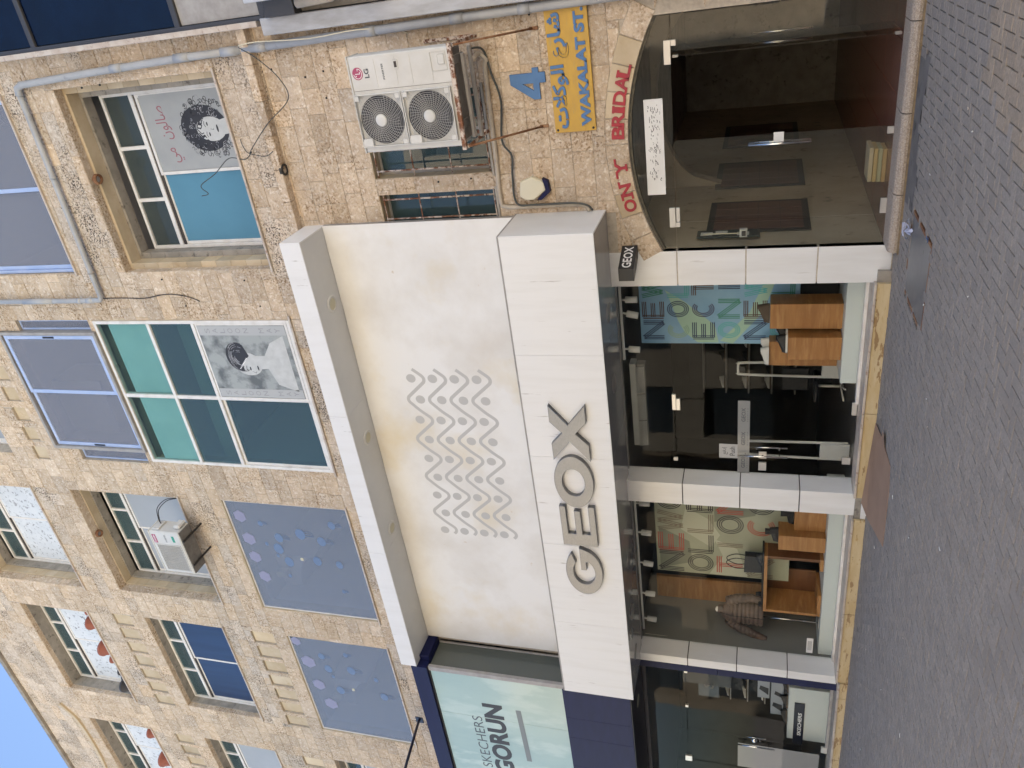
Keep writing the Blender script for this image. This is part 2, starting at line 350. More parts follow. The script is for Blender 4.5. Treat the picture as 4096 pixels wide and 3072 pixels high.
def shape2d(name, loops, y, depth, m, parent, bevel=.004):   # closed xz loops (outer + holes), extruded towards -y
    c = bpy.data.curves.new(name, 'CURVE'); c.dimensions = '2D'; c.fill_mode = 'BOTH'; c.extrude = max(0, depth/2-bevel); c.bevel_depth = bevel; c.bevel_resolution = 1
    for L_ in loops:
        sp = c.splines.new('POLY'); sp.points.add(len(L_)-1); sp.use_cyclic_u = True
        for i, (x, z) in enumerate(L_): sp.points[i].co = (x, z, 0, 1)
    t = bpy.data.objects.new('t', c); col.objects.link(t); bpy.context.view_layer.update()
    me = bpy.data.meshes.new_from_object(t); bpy.data.objects.remove(t)
    off = wl(parent) if parent is not None else Vector((loops[0][0][0], y, min(p[1] for p in loops[0])))
    for v in me.vertices: v.co = Vector((v.co.x, y-depth/2-v.co.z, v.co.y))-off
    me.materials.clear(); me.materials.append(m); me.name = name
    o = bpy.data.objects.new(name, me); col.objects.link(o)
    if parent is not None: o.parent = parent
    else: o.location = off
    return o
def arc(cx, cz, rx, rz, a0, a1, n=24): return [(cx+rx*math.cos(R(a0+(a1-a0)*i/n)), cz+rz*math.sin(R(a0+(a1-a0)*i/n))) for i in range(n+1)]
def ell(cx, cz, rx, rz, n=24): return [(cx+rx*math.cos(2*math.pi*i/n), cz+rz*math.sin(2*math.pi*i/n)) for i in range(n)]
def smooth(pts, k=6):                                        # Catmull-Rom through points
    P = [Vector(p) for p in pts]; out = []
    for i in range(len(P)-1):
        a, b, c, d = P[max(i-1, 0)], P[i], P[i+1], P[min(i+2, len(P)-1)]
        for j in range(k):
            t = j/k; out.append(.5*((2*b)+(-a+c)*t+(2*a-5*b+4*c-d)*t*t+(-a+3*b-3*c+d)*t**3))
    return out+[P[-1]]
STROKE = {'N': [[(0, 0), (0, 1)], [(0, 1), (1, 0)], [(1, 0), (1, 1)]], 'E': [[(0, 0), (0, 1)], [(0, .93), (1, .93)], [(0, .5), (.9, .5)], [(0, .07), (1, .07)]],
          'W': [[(0, 1), (.25, 0)], [(.25, 0), (.5, 1)], [(.5, 1), (.75, 0)], [(.75, 0), (1, 1)]], 'L': [[(0, 0), (0, 1)], [(0, .07), (1, .07)]], 'I': [[(.5, 0), (.5, 1)]],
          'T': [[(0, .93), (1, .93)], [(.5, 0), (.5, .93)]], 'V': [[(0, 1), (.5, 0)], [(.5, 0), (1, 1)]]}
def striped(mb, ch, x, z, w, h, y, mi, sw=.018, gap=.034):
    if ch in 'OC':
        a0, a1 = (0, 360) if ch == 'O' else (50, 310)
        for k in range(3): mb.ribbon(arc(x+w/2, z+h/2, w/2-k*gap, h/2-k*gap, a0, a1, 28), sw, y-k*.0002, mi)
        return
    n = 0
    for a, b in STROKE[ch]:
        A = Vector((x+a[0]*w, 0, z+a[1]*h)); B = Vector((x+b[0]*w, 0, z+b[1]*h)); t = (B-A).normalized(); q = Vector((-t.z, 0, t.x))
        for k in (-1, 0, 1):
            o = q*gap*k; n += 1; mb.ribbon([((A+o).x, (A+o).z), ((B+o).x, (B+o).z)], sw, y-n*.0002, mi)

# ================================================================== THE SETTING
# street
MB().add([(-400, -400, -.05), (400, -400, -.05), (400, 400, -.05), (-400, 400, -.05)], [(0, 1, 2, 3)]).build('ground', GROUNDM)['kind'] = 'structure'
GX0, GX1, GY0, GY1 = -19.0, 1.4, -7.4, -.02
MB().add([(GX0, GY0, -.022), (GX1, GY0, -.022), (GX1, .6, -.022), (GX0, .6, -.022)], [(0, 1, 2, 3)]).build('paving_bed', JOINT)['kind'] = 'structure'
far = MB(); Z = -.004
for a in ((-60, GX0, -60, 1), (GX1, 40, -60, 1), (GX0, GX1, -60, GY0)): far.add([(a[0], a[2], Z), (a[1], a[2], Z), (a[1], a[3], Z), (a[0], a[3], Z)], [(0, 1, 2, 3)])
far.build('road', GROUNDM)['kind'] = 'structure'
pav = bpy.data.objects.new('pavement', None); col.objects.link(pav); pav['kind'] = 'structure'; pav['label'] = 'grey concrete block paving laid in herringbone along the shopfronts'
HOLES = [(-4.06, -3.08, -2.2, -1.0)]
cell = .105; g = .0032; bricks = []
ca, sa = math.cos(R(0)), math.sin(R(0))
for i in range(int(GX0/cell)-1, int(GX1/cell)+1):
    for j in range(int(GY0/cell)-1, 3):
        k = (i-j) % 4
        if k == 0: x0, x1, y0, y1 = i*cell, (i+2)*cell, j*cell, (j+1)*cell
        elif k == 3: x0, x1, y0, y1 = i*cell, (i+1)*cell, j*cell, (j+2)*cell
        else: continue
        cx, cy = (x0+x1)/2, (y0+y1)/2
        if cx < GX0 or cx > GX1 or cy < GY0 or cy > GY1: continue
        if any(h[0] < cx < h[1] and h[2] < cy < h[3] for h in HOLES): continue
        if -3.15 < cx < -1.55 and cy > -.86 + .12*math.sin(cx*5): continue
        q = seen((cx, cy, 0)); inn = q and abs(q[0]) < 1560 and abs(q[1]) < 2070
        if not inn and (cy < -6.5 or cx < -17): continue
        bricks.append(((q[2] if inn else 99), x0, x1, y0, y1))
bricks.sort()
rest = MB(); rt = []
for n_, (d, x0, x1, y0, y1) in enumerate(bricks):
    mb = MB() if n_ < 300 else rest
    dz = rnd.uniform(-.0022, .0012); b = .004; tx, ty = rnd.uniform(-.0012, .0012), rnd.uniform(-.0012, .0012)
    jx = [rnd.uniform(0, .0022) for _ in range(4)]
    X0, X1, Y0, Y1 = x0+g+jx[0], x1-g-jx[1], y0+g+jx[2], y1-g-jx[3]
    if (x1-x0) > (y1-y0): nx, ny = 1, 1
    v = [(X0, Y0, -.02), (X1, Y0, -.02), (X1, Y1, -.02), (X0, Y1, -.02), (X0, Y0, dz-.004), (X1, Y0, dz-.004), (X1, Y1, dz-.004), (X0, Y1, dz-.004),
         (X0+b, Y0+b, dz-tx-ty), (X1-b, Y0+b, dz+tx-ty), (X1-b, Y1-b, dz+tx+ty), (X0+b, Y1-b, dz-tx+ty)]
    fs = [(0, 1, 5, 4), (1, 2, 6, 5), (2, 3, 7, 6), (3, 0, 4, 7), (4, 5, 9, 8), (5, 6, 10, 9), (6, 7, 11, 10), (7, 4, 8, 11), (8, 9, 10, 11)]
    t = rnd.uniform(.93, 1.07); warm = (1.0, 1.0, 1.0)
    if x0 > -1.75+(y0+4.6)*.25 and y0 < -3.35: warm = (1.18, 1.08, .95)      # a strip of browner blocks nearest the phone
    T = (t*warm[0], t*warm[1], t*warm[2])
    mb.add(v, fs)
    if n_ < 300: mb.build('paver', PAVER, pav, tint=T)
    else: rt += [T]*9
tag(rest.build('paver_field', PAVER, pav, tint=rt), kind='stuff')
# cement patch in front of the hall door, with a strip of broken surface
pm = MB(); n_ = 26
for i in range(n_):
    xa, xb = -3.17+i*1.66/n_, -3.17+(i+1)*1.66/n_
    ya, yb = [-.90+.10*math.sin(x*5)+.03*math.sin(x*23) for x in (xa, xb)]
    pm.add([(xa, .1, -.001), (xb, .1, -.001), (xb, yb, -.001), (xa, ya, -.001)], [(3, 2, 1, 0)])
tag(pm.build('cement_patch', PATCH), 'rough grey cement patch with loose grit before the hall door step', 'cement patch')
# access cover
ac = empty('access_cover', (-3.57, -1.6, 0), 'grey metal access cover set in the paving by the crumpled paper', 'access cover')
MB().zprism([(-4.02, -2.16), (-3.12, -2.16), (-3.12, -1.04), (-4.02, -1.04)], -.02, -.005).build('cover_plate', PLATE, ac)
fr = MB()
for a in ((-4.06, -3.08, -2.2, -2.165), (-4.06, -3.08, -1.035, -1.0), (-4.06, -4.025, -2.165, -1.035), (-3.115, -3.08, -2.165, -1.035)): fr.box(a[0], a[1], a[2], a[3], -.02, -.002)
fr.build('cover_frame', RUSTD, ac)

# ================================================================== the stone building
B = empty('stone_building', (-8, 0, 0), 'limestone clad building with rows of recessed windows above the shopfronts', 'building')
ROOF = 21.56; WX0, WX1 = -30., -.36
S = lambda x0, x1, z0, z1: (x0, x1, z0, z1)
COLS = [(-3.96, -.93), (-8.04, -4.87), (-11.94, -8.96), (-16.02, -12.78), (-20.5, -17.28), (-24.9, -21.7)]
OPEN = {
 'salon': S(-3.96, -.93, 9.15, 12.12), 'topright': S(-3.96, -.93, 13.16, 16.0), 'bay': S(-8.04, -4.87, 9.12, 13.30), 'bayup': S(-7.79, -5.09, 13.30, 15.70),
 'bsr': S(-5.09, -4.87, 13.42, 15.17), 'bsl': S(-8.10, -7.79, 13.42, 15.13), 'b10': S(-11.94, -8.93, 9.13, 12.0), 'a10': S(-16.0, -12.76, 9.13, 11.66),
 'tosh': S(-11.94, -8.96, 13.06, 15.97), 'tl3': S(-12.02, -9.0, 17.06, 20.0), 'blue9': S(-16.0, -12.80, 13.37, 15.65), 'pot9': S(-16.12, -12.90, 17.40, 19.66),
 'low1': S(-20.4, -17.19, 9.15, 11.67), 'low2': S(-20.5, -17.30, 13.40, 15.65), 'low3': S(-20.6, -17.36, 17.40, 19.62), 'bay3': S(-8.04, -4.87, 17.06, 20.0), 'tr3': S(-3.96, -.93, 17.2, 20.0),
 'barR': S(-2.63, -1.50, 5.17, 6.98), 'barL': S(-3.98, -2.87, 5.17, 6.98), 'arch': S(-3.87, -.90, -.1, 3.30), 'shop': S(-12.07, -4.36, -.1, 3.72), 'skshop': S(-29., -12.07, -.1, 3.72),
 'gorun': S(-28., -12.2, 5.0, 7.8), 'low1b': S(-24.9, -21.7, 9.15, 11.67), 'low2b': S(-24.9, -21.7, 13.4, 15.65), 'low3b': S(-24.9, -21.7, 17.4, 19.6)}
# small recessed stone panels between the floors
RP = []
for (xr, z0, z1) in ((-12.82, 16.09, 16.65), (-12.76, 12.03, 12.62), (-17.3, 12.03, 12.62), (-17.35, 16.09, 16.65)):
    for k in range(7): RP.append((xr-.37-.487*k, xr-.487*k, z0, z1))
for k in range(6): RP.append((-5.4-.487*k-.33, -5.4-.487*k, 16.06, 16.42))
wall = MB(); xs = {WX0, WX1}; zs = {-.1, ROOF}
allo = list(OPEN.values())+RP
for o in allo: xs |= {o[0], o[1]}; zs |= {o[2], o[3]}
xs = sorted(xs); zs = sorted(zs)
for zi in range(len(zs)-1):
    run = None
    for xi in range(len(xs)-1):
        cx, cz = (xs[xi]+xs[xi+1])/2, (zs[zi]+zs[zi+1])/2
        if any(o[0] < cx < o[1] and o[2] < cz < o[3] for o in allo):
            if run is not None: wall.box(run, xs[xi], .005, .30, zs[zi], zs[zi+1]); run = None
        elif run is None: run = xs[xi]
    if run is not None: wall.box(run, xs[-1], .005, .30, zs[zi], zs[zi+1])
# spandrel fill behind the arch
AX0, AX1, AS, ARISE = -3.86, -.90, 2.89, .38
def arch_r(ch, rise): return (ch*ch/4+rise*rise)/(2*rise)
ARr = arch_r(AX1-AX0, ARISE); ACX = (AX0+AX1)/2; ACZ = AS+ARISE-ARr
def arch_z(x, add=0.):
    q = (ARr+add)**2-(x-ACX)**2; return ACZ+math.sqrt(q) if q > 0 else -9
nA = 24
for i in range(nA):
    xa, xb = -3.87+i*2.97/nA, -3.87+(i+1)*2.97/nA
    wall.prism([(xa, max(2.8, arch_z(xa))), (xb, max(2.8, arch_z(xb))), (xb, 3.31), (xa, 3.31)], .014, .30)
wall.build('wall', MORTAR, B)
# a solid body behind, so that the building shades the street
core = MB(); core.box(WX0, WX1, 9.2, 22, -.1, ROOF); core.box(WX0, WX1, .31, 9.2, 20.6, ROOF); core.box(WX0-.4, WX0, .31, 22, -.1, ROOF); core.box(WX1, WX1+.02, .31, 9.2, -.1, ROOF)
core.build('body', CONC, B)
cop = MB(); cop.cbox(WX0, WX1, -.09, .4, ROOF, ROOF+.14, .012); cop.build('coping', ROOFC, B)

# stones
brk = [0.0, 3.30, 3.72, 5.17, 6.98, 8.35, 9.13, 11.66, 12.0, 12.12, 13.06, 13.16, 13.37, 15.65, 15.97, 16.09, 16.65, 17.06, 17.40, 19.63, 20.0, ROOF]
brk = [0, 5.17, 6.98, 8.35, 9.13, 11.66, 12.02, 13.08, 13.38, 15.65, 15.97, 16.66, 17.06, 17.40, 19.63, 20.0, ROOF]
rows = []
for a, b in zip(brk, brk[1:]):
    n_ = max(1, round((b-a)/.295)); rows += [(a+(b-a)*i/n_, a+(b-a)*(i+1)/n_) for i in range(n_)]
excl = allo+[(-12.05, -3.29, 3.5, 8.02), (-29, -12.05, 3.5, 8.35), (-4.4, -3.86, 0, 3.8)]
rects = []
for (z0, z1) in rows:
    x = WX1+rnd.uniform(0, .2)
    while x > WX0:
        w = rnd.choice((.34, .42, .46, .5, .55, .62))*rnd.uniform(.92, 1.08)
        pieces = [(x-w, min(x, WX1), z0, z1)]; x -= w
        for e in excl:
            nw = []
            for p in pieces:
                if p[1] <= e[0]+1e-4 or p[0] >= e[1]-1e-4 or p[3] <= e[2]+1e-4 or p[2] >= e[3]-1e-4: nw.append(p); continue
                if p[0] < e[0]: nw.append((p[0], e[0], p[2], p[3]))
                if p[1] > e[1]: nw.append((e[1], p[1], p[2], p[3]))
                a, b = max(p[0], e[0]), min(p[1], e[1])
                if p[2] < e[2]: nw.append((a, b, p[2], e[2]))
                if p[3] > e[3]: nw.append((a, b, e[3], p[3]))
            pieces = nw
        rects += [p for p in pieces if p[1]-p[0] > .035 and p[3]-p[2] > .03]
def stone(mb, poly, proud, b=.006, y=.0):
    cx = sum(p[0] for p in poly)/len(poly); cz = sum(p[1] for p in poly)/len(poly); n = len(poly)
    inner = []
    for p in poly:
        d = max(1e-4, math.hypot(p[0]-cx, p[1]-cz)); k = 1-b*1.35/d; inner.append((cx+(p[0]-cx)*k, cz+(p[1]-cz)*k))
    V = [(p[0], y+.013, p[1]) for p in poly]+[(p[0], y-proud+.003, p[1]) for p in poly]+[(p[0], y-proud-rnd.uniform(0, .003), p[1]) for p in inner]+[(cx, y-proud-rnd.uniform(.001, .006), cz)]
    F = [(i, (i+1) % n, n+(i+1) % n, n+i) for i in range(n)]+[(n+i, n+(i+1) % n, 2*n+(i+1) % n, 2*n+i) for i in range(n)]+[(2*n+i, 2*n+(i+1) % n, 3*n) for i in range(n)]
    mb.add(V, F); return len(F)
def pit(cx, cz):                     # weathered pitted bands under sills and near the parapet
    if cz > 19.9: return rnd.random() < .75
    for k in ('salon', 'bay', 'b10', 'a10', 'tosh', 'tl3', 'blue9', 'pot9', 'low1', 'low2', 'low3', 'topright'):
        o = OPEN[k]
        if o[0]-.1 < cx < o[1]+.15 and o[2]-.75 < cz < o[2]: return rnd.random() < .72
    return cx > -3.9 and cz > 9 and rnd.random() < .06
items = []
gz = .0026
for (x0, x1, z0, z1) in rects:
    x0 += gz; x1 -= gz; z0 += gz; z1 -= gz
    cx, cz = (x0+x1)/2, (z0+z1)/2; poly = [(x0, z0), (x1, z0), (x1, z1), (x0, z1)]
    if z0 < 3.62 and x0 < -.70 and x1 > -4.1:
        n4 = 4; lo = [(x0+(x1-x0)*i/n4, max(z0, arch_z(x0+(x1-x0)*i/n4, .30) if arch_z(x0+(x1-x0)*i/n4, .30) > 3 else z0)) for i in range(n4+1)]
        if z0 < 3.15 and -3.9 < cx < -.72: continue
        if min(p[1] for p in lo) > z1-.03: continue
        lo = [(p[0], min(p[1], z1-.01)) for p in lo]
        if max(p[1] for p in lo) > z0+.004: poly = lo+[(x1, z1), (x0, z1)]
    q = seen((cx, 0, cz))
    inn = q and abs(q[0]) < 1600 and abs(q[1]) < 2110
    if not inn and (cx < -24 or cz > 20.5 or cx > 0): pass
    items.append(((x1-x0)*(z1-z0)/q[2]**2 if inn else 0, poly, cx, cz))
items.sort(key=lambda t: -t[0])
def stint(): t = rnd.gauss(1, .065); w = rnd.gauss(0, .014); return (t*(1+w), t, t*(1-w*1.6))
rS, rP, tS, tP = MB(), MB(), [], []
for i, (a, poly, cx, cz) in enumerate(items):
    pt = pit(cx, cz); T = stint(); pr = rnd.uniform(.0, .007)
    if i < 290 and a > 0:
        mb = MB(); stone(mb, poly, pr); mb.build('stone', STONEP if pt else STONE, B, tint=T)
    elif pt: n_ = stone(rP, poly, pr); tP += [T]*n_
    else: n_ = stone(rS, poly, pr); tS += [T]*n_
tag(rS.build('stone_cladding', STONE, B, tint=tS), kind='stuff'); tag(rP.build('pitted_cladding', STONEP, B, tint=tP), kind='stuff')
# voussoirs of the hall arch
va = math.degrees(math.acos(((AX1-AX0)/2)/ARr)); nv = 10
for i in range(nv):
    a0 = va+(180-2*va)*i/nv+.12; a1 = va+(180-2*va)*(i+1)/nv-.12
    if i == 0: a0 -= 1.2
    pts = arc(ACX, ACZ, ARr, ARr, a0, a1, 3)+arc(ACX, ACZ, ARr+.295, ARr+.295, a1, a0, 3)
    mb = MB(); stone(mb, [(p[0], p[1]) for p in pts], .004+rnd.uniform(0, .004)); mb.build('arch_stone', SMOOTHST if i in (1, 2, 3, 7) else STONE, B, tint=stint())
# recessed panels: backs and jambs
for (x0, x1, z0, z1) in RP:
    mb = MB(); mb.cbox(x0+.001, x1-.001, .045, .08, z0+.001, z1-.001); mb.build('recessed_panel', SMOOTHST, B, tint=stint())
# shallow arched label mould over the far window
mo = MB(); pts = smooth([(-16.9, 0, 20.42), (-17.1, 0, 20.30), (-17.5, 0, 20.10), (-18.3, 0, 20.03), (-19.4, 0, 20.08), (-20.4, 0, 20.3), (-20.9, 0, 20.6)], 4)
mo.ribbon([(p.x, p.z) for p in pts], .10, -.06, 0, .06)
tag(mo.build('label_mould', SMOOTHST, B, tint=(1, 1, 1)), 'curved stone moulding over the far window')
# ledge added below the salon window for the shaded underside of a wall overhang
for k in range(6): MB().cbox(-3.34+k*.487+.002, -3.34+(k+1)*.487-.002, -.15, .0, 8.385, 8.52, .008).build('added_ledge_stone', STONE, B, tint=stint())

# ------------------------------------------------------------------ windows (parts of the building)
def room(x0, x1, y0, y1, z0, z1, m=WALLIN, mc=CEILB, mf=None):
    mb = MB()
    mb.add([(x0, y1, z0), (x1, y1, z0), (x1, y1, z1), (x0, y1, z1)], [(0, 1, 2, 3)], 0)
    mb.add([(x0, y0, z0), (x0, y1, z0), (x0, y1, z1), (x0, y0, z1)], [(0, 1, 2, 3)], 0); mb.add([(x1, y0, z0), (x1, y1, z0), (x1, y1, z1), (x1, y0, z1)], [(3, 2, 1, 0)], 0)
    mb.add([(x0, y0, z1), (x1, y0, z1), (x1, y1, z1), (x0, y1, z1)], [(0, 1, 2, 3)], 1); mb.add([(x0, y0, z0), (x1, y0, z0), (x1, y1, z0), (x0, y1, z0)], [(3, 2, 1, 0)], 2)
    return mb.build('room', [m, mc, mf or m], B)
def frame(mb, x0, x1, z0, z1, y0, y1, w=.05, mi=0):
    mb.cbox(x0, x1, y0, y1, z0, z0+w, .004, mi); mb.cbox(x0, x1, y0, y1, z1-w, z1, .004, mi)
    mb.cbox(x0, x0+w, y0, y1, z0+w, z1-w, .004, mi); mb.cbox(x1-w, x1, y0, y1, z0+w, z1-w, .004, mi)
def pane(x0, x1, z0, z1, y, m, parent, name='pane', lab=None):
    mb = MB(); mb.box(x0, x1, y, y+.008, z0, z1); o = mb.build(name, m, parent)
    if lab: o['label'] = lab
    return o
def jamb_stones(x0, x1, z0, z1, bands, soff=CONC):
    # stepped reveal: bands of (y0, y1, inset, material)
    for (ya, yb, ins, m) in bands:
        n_ = max(2, round((z1-z0)/.29))
        for side in (0, 1):
            for k in range(n_):
                za, zb = z0+(z1-z0)*k/n_, z0+(z1-z0)*(k+1)/n_
                xa, xb = (x0-.12, x0+ins) if side == 0 else (x1-ins, x1+.12)
                j = rnd.uniform(0, .004)
                if side == 0: xb += j
                else: xa -= j
                MB().cbox(xa, xb, ya+.001, yb-.001, za+.002, zb-.002, .003).build('jamb_stone', m, B, tint=stint())
        MB().cbox(x0+ins+.001, x1-ins-.001, ya+.001, yb-.001, z1-.005-ins*.5, z1+.1, .003).build('lintel', m if m != STONE else STONE, B, tint=stint())
def window(key, x0, x1, z0, z1, y, th, n_top=3, topm=G_TEAL, lows=None, w=.055, fm=ALU, d=.07, rm=None, sill=True, lab=None, rz=None):
    f = MB(); frame(f, x0, x1, z0, z1, y, y+d, w)
    zt = z1-th
    if n_top: f.cbox(x0+w, x1-w, y-.004, y+d+.004, zt-.05, zt+.03, .004)
    bars = [x0+(x1-x0)*k/n_top for k in range(1, n_top)] if n_top else []
    for bx in bars: f.cbox(bx-.03, bx+.03, y-.002, y+d, zt+.03, z1-w, .004)
    F_ = f.build('window', fm, B)
    if lab: F_['label'] = lab
    xx = [x0]+bars+[x1]
    if n_top:
        for a, b in zip(xx, xx[1:]): pane(a+.02, b-.02, zt+.02, z1-.03, y+.035, topm, F_)
    zl = zt-.05 if n_top else z1-w
    tr = MB(); tr.box(x0+w, x1-w, y+.018, y+d-.004, zl-.045, zl); tr.build('sliding_track', SEAL, F_)
    xm = (x0+x1)/2
    for k, (a, b, yo) in enumerate(((xm-.04, x1-w-.002, .006), (x0+w+.002, xm+.03, .040))):
        s_ = MB(); frame(s_, a, b, z0+w+.002, zl-.03, y+yo, y+yo+.028, .05 if fm is not ALUB else .07); o = s_.build('sash', fm, F_)
        pane(a+.03, b-.03, z0+w+.03, zl-.06, y+yo+.010, lows[k], F_)
    return F_
def sillpart(x0, x1, z, y0=-.045, y1=.5, m=MARBT, h=.035): MB().cbox(x0, x1, y0, y1, z-h, z, .004).build('window_sill', m, B)
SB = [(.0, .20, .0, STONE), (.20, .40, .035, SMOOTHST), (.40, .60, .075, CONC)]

# salon window, first floor right
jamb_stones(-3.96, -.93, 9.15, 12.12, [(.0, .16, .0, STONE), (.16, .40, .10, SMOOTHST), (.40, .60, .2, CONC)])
W1 = window('salon', -3.76, -1.14, 9.17, 11.88, .60, .60, 3, G_DK, [POSTG, BLUEF], lab='recessed window with a grey portrait poster and a blue film pane', rz=1)
sillpart(-4.0, -.89, 9.165, y1=.66)
room(-4.2, -.6, .7, 4.5, 8.7, 12.2)
# top right window, blue filmed frame
jamb_stones(-3.96, -.93, 13.17, 16.0, [(.0, .07, .0, STONE)])
window('topright', -3.95, -.94, 13.2, 16.0, .075, .5, 0, lows=[G_LAV, G_LAV], fm=ALUB, lab='upper window with blue filmed sliding frame'); sillpart(-3.98, -.9, 13.19, y1=.1)
room(-4.2, -.6, .2, 4.5, 12.6, 16.1)
# bay: tall white gridded window
f = MB(); x0, x1, xm = -8.03, -4.88, -6.46
frame(f, x0, x1, 9.13, 13.29, -.03, .07, .06)
for z in (12.07, 11.10): f.cbox(x0+.06, x1-.06, -.034, .07, z-.035, z+.035, .004)
f.cbox(xm-.035, xm+.035, -.032, .07, 9.19, 11.065, .004); f.cbox(xm-.035, xm+.035, -.032, .07, 11.135, 12.035, .004); f.cbox(xm-.035, xm+.035, -.032, .07, 12.105, 13.23, .004)
BW = f.build('window', ALU, B); BW['label'] = 'tall white gridded window with sea green upper panes'
for (a, b) in ((x0+.05, xm-.03), (xm+.03, x1-.05)):
    pane(a, b, 12.1, 13.24, .0, G_TEALL, BW); pane(a, b, 11.13, 12.04, .0, G_TEAL, BW)
    mb = MB(); mb.box(a+.02, b-.02, .03, .04, 12.1, 13.02+.03*math.sin(a)); mb.build('green_backing', TEALP, BW)
pane(x0+.05, xm-.03, 9.18, 11.07, .02, G_TEAL, BW)
for (a, b, yo) in ((x0+.06, xm+.02, .02), (xm-.02, x1-.06, -.012)):
    s_ = MB(); frame(s_, a, b, 9.2, 11.06, yo-.012, yo+.02, .05); s_.build('sash', ALU, BW)
jamb_stones(x0, x1, 9.13, 13.3, [(.0, .10, .0, SMOOTHST)])
sillpart(-8.12, -4.8, 9.12, y1=.0)
room(-8.3, -4.6, .15, 4.5, 8.7, 13.29, mc=WALLIN)
MB().box(-8.2, -4.7, .4, .7, 11.55, 11.85).build('ceiling_beam', mat('green lit beam', (.42, .45, .33), .8), B)
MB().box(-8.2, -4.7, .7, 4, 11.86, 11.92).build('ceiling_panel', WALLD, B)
# projecting upper bay with lavender panes and narrow side lights
f = MB(); x0, x1 = -7.80, -5.10
frame(f, x0, x1, 13.33, 15.70, -.06, .09, .06); UB = f.build('window', ALUG, B); UB['label'] = 'blue framed sliding window over the gridded window'
xm = -6.42
for (a, b, yo) in ((x0+.07, xm+.03, .0), (xm-.03, x1-.07, -.035)):
    s_ = MB(); frame(s_, a, b, 13.40, 15.60, yo-.01, yo+.02, .075); s_.build('sash', ALUB, UB); pane(a+.05, b-.05, 13.45, 15.55, yo+.004, G_LAV, UB)
    mb = MB(); hx = b-.055 if b > xm+.5 else a+.02; mb.box(hx, hx+.035, yo-.017, yo-.008, 14.35, 14.62); mb.build('pull_handle', BLACKM, UB)
for (a, b, zt) in ((-5.09, -4.88, 15.16), (-8.09, -7.81, 15.12)):
    f = MB(); frame(f, a, b, 13.43, zt, .06, .11, .035); q = f.build('window', ALUB, B); pane(a+.02, b-.02, 13.46, zt-.03, .08, G_LAV, q)
room(-8.3, -4.6, .2, 4.5, 13.31, 16.6)
MB().box(-8.2, -6.9, 1.2, 2.0, 15.2, 16.55).build('ceiling_beam', WALLIN, B)
# first floor shop windows with stickers
def sticker_window(x0, x1, z0, z1, jx, seed, dots):
    f = MB(); frame(f, x0, x1, z0, z1, .03, .07, .025); q = f.build('window', ALU, B)
    q['label'] = 'blue glazed window with round and hexagonal stickers'
    xm = jx; pane(x0+.02, xm-.003, z0+.02, z1-.02, .045, G_BLUE, q); pane(xm+.003, x1-.02, z0+.02, z1-.02, .045, G_BLUE, q)
    MB().cbox(xm-.035, xm+.035, .030, .062, (z0+z1)/2-.03, (z0+z1)/2+.03).build('patch_fitting', CREAM, q)
    for (dx, dz, r, kind) in dots:
        mb = MB()
        if kind == 'h': mb.flat(ell(dx, dz, r, r*.95, 6), .040)
        else:
            mb.flat(ell(dx, dz, r, r*.8, 18), .040)
            if kind == 'j':
                for t in (-.3, 0, .35): mb.ribbon([(dx+t*r, dz-r*.7), (dx+t*r*1.3+.02, dz-r*1.4), (dx+t*r, dz-r*2.2)], .012, .0405)
        mb.build('sticker', DOTV if kind == 'h' else DOTB, q)
    room(x0-.3, x1+.3, .12, 5, 8.7, z1+.12)
    MB().prism([(x0-.25, z1-.4)]+[(x0-.25+.9*math.sin(R(a)), z1-.4-0.5*(1-math.cos(R(a)))) for a in range(10, 91, 10)]+[(x0+.65, z1+.1), (x0-.25, z1+.1)], 1.0, 4.6).build('ceiling_cove', CEILB, B)
    MB().cbox(x0+.25, x0+.41, .7, .86, z1-.28, z1-.02).build('ceiling_speaker', CREAM, B)
sticker_window(-11.93, -8.94, 9.14, 11.99, -10.39, 1, [(-9.35, 11.72, .16, 'h'), (-9.95, 11.7, .17, 'h'), (-10.45, 11.72, .16, 'h'), (-11.0, 11.66, .16, 'h'), (-9.5, 11.28, .07, 'j'), (-9.85, 10.95, .12, 'j'), (-10.05, 11.3, .05, 'd'),
    (-10.15, 11.05, .14, 'd'), (-10.35, 11.12, .05, 'd'), (-10.5, 10.9, .13, 'd'), (-9.7, 10.4, .14, 'j'), (-9.85, 9.95, .12, 'j'), (-10.4, 10.2, .12, 'd'), (-10.45, 9.7, .1, 'd'), (-10.9, 11.0, .05, 'd'), (-11.2, 9.8, .05, 'j'), (-9.4, 9.6, .1, 'j')])
sticker_window(-15.99, -12.77, 9.14, 11.65, -14.36, 2, [(-12.95, 11.5, .14, 'h'), (-13.6, 11.36, .2, 'h'), (-14.36, 11.30, .18, 'h'), (-15.0, 11.15, .19, 'h'), (-13.35, 10.95, .1, 'j'), (-13.75, 10.88, .12, 'd'), (-14.0, 10.82, .05, 'd'),
    (-13.7, 10.28, .13, 'j'), (-14.45, 10.75, .13, 'j'), (-14.45, 9.62, .12, 'j'), (-13.9, 9.7, .07, 'd'), (-13.2, 10.3, .07, 'j')])
sillpart(-12.0, -8.86, 9.13, y1=.03); sillpart(-16.06, -12.7, 9.13, y1=.03)
jamb_stones(-11.94, -8.93, 9.14, 12.0, [(.0, .06, .0, SMOOTHST)]); jamb_stones(-16.0, -12.76, 9.14, 11.66, [(.0, .06, .0, SMOOTHST)])
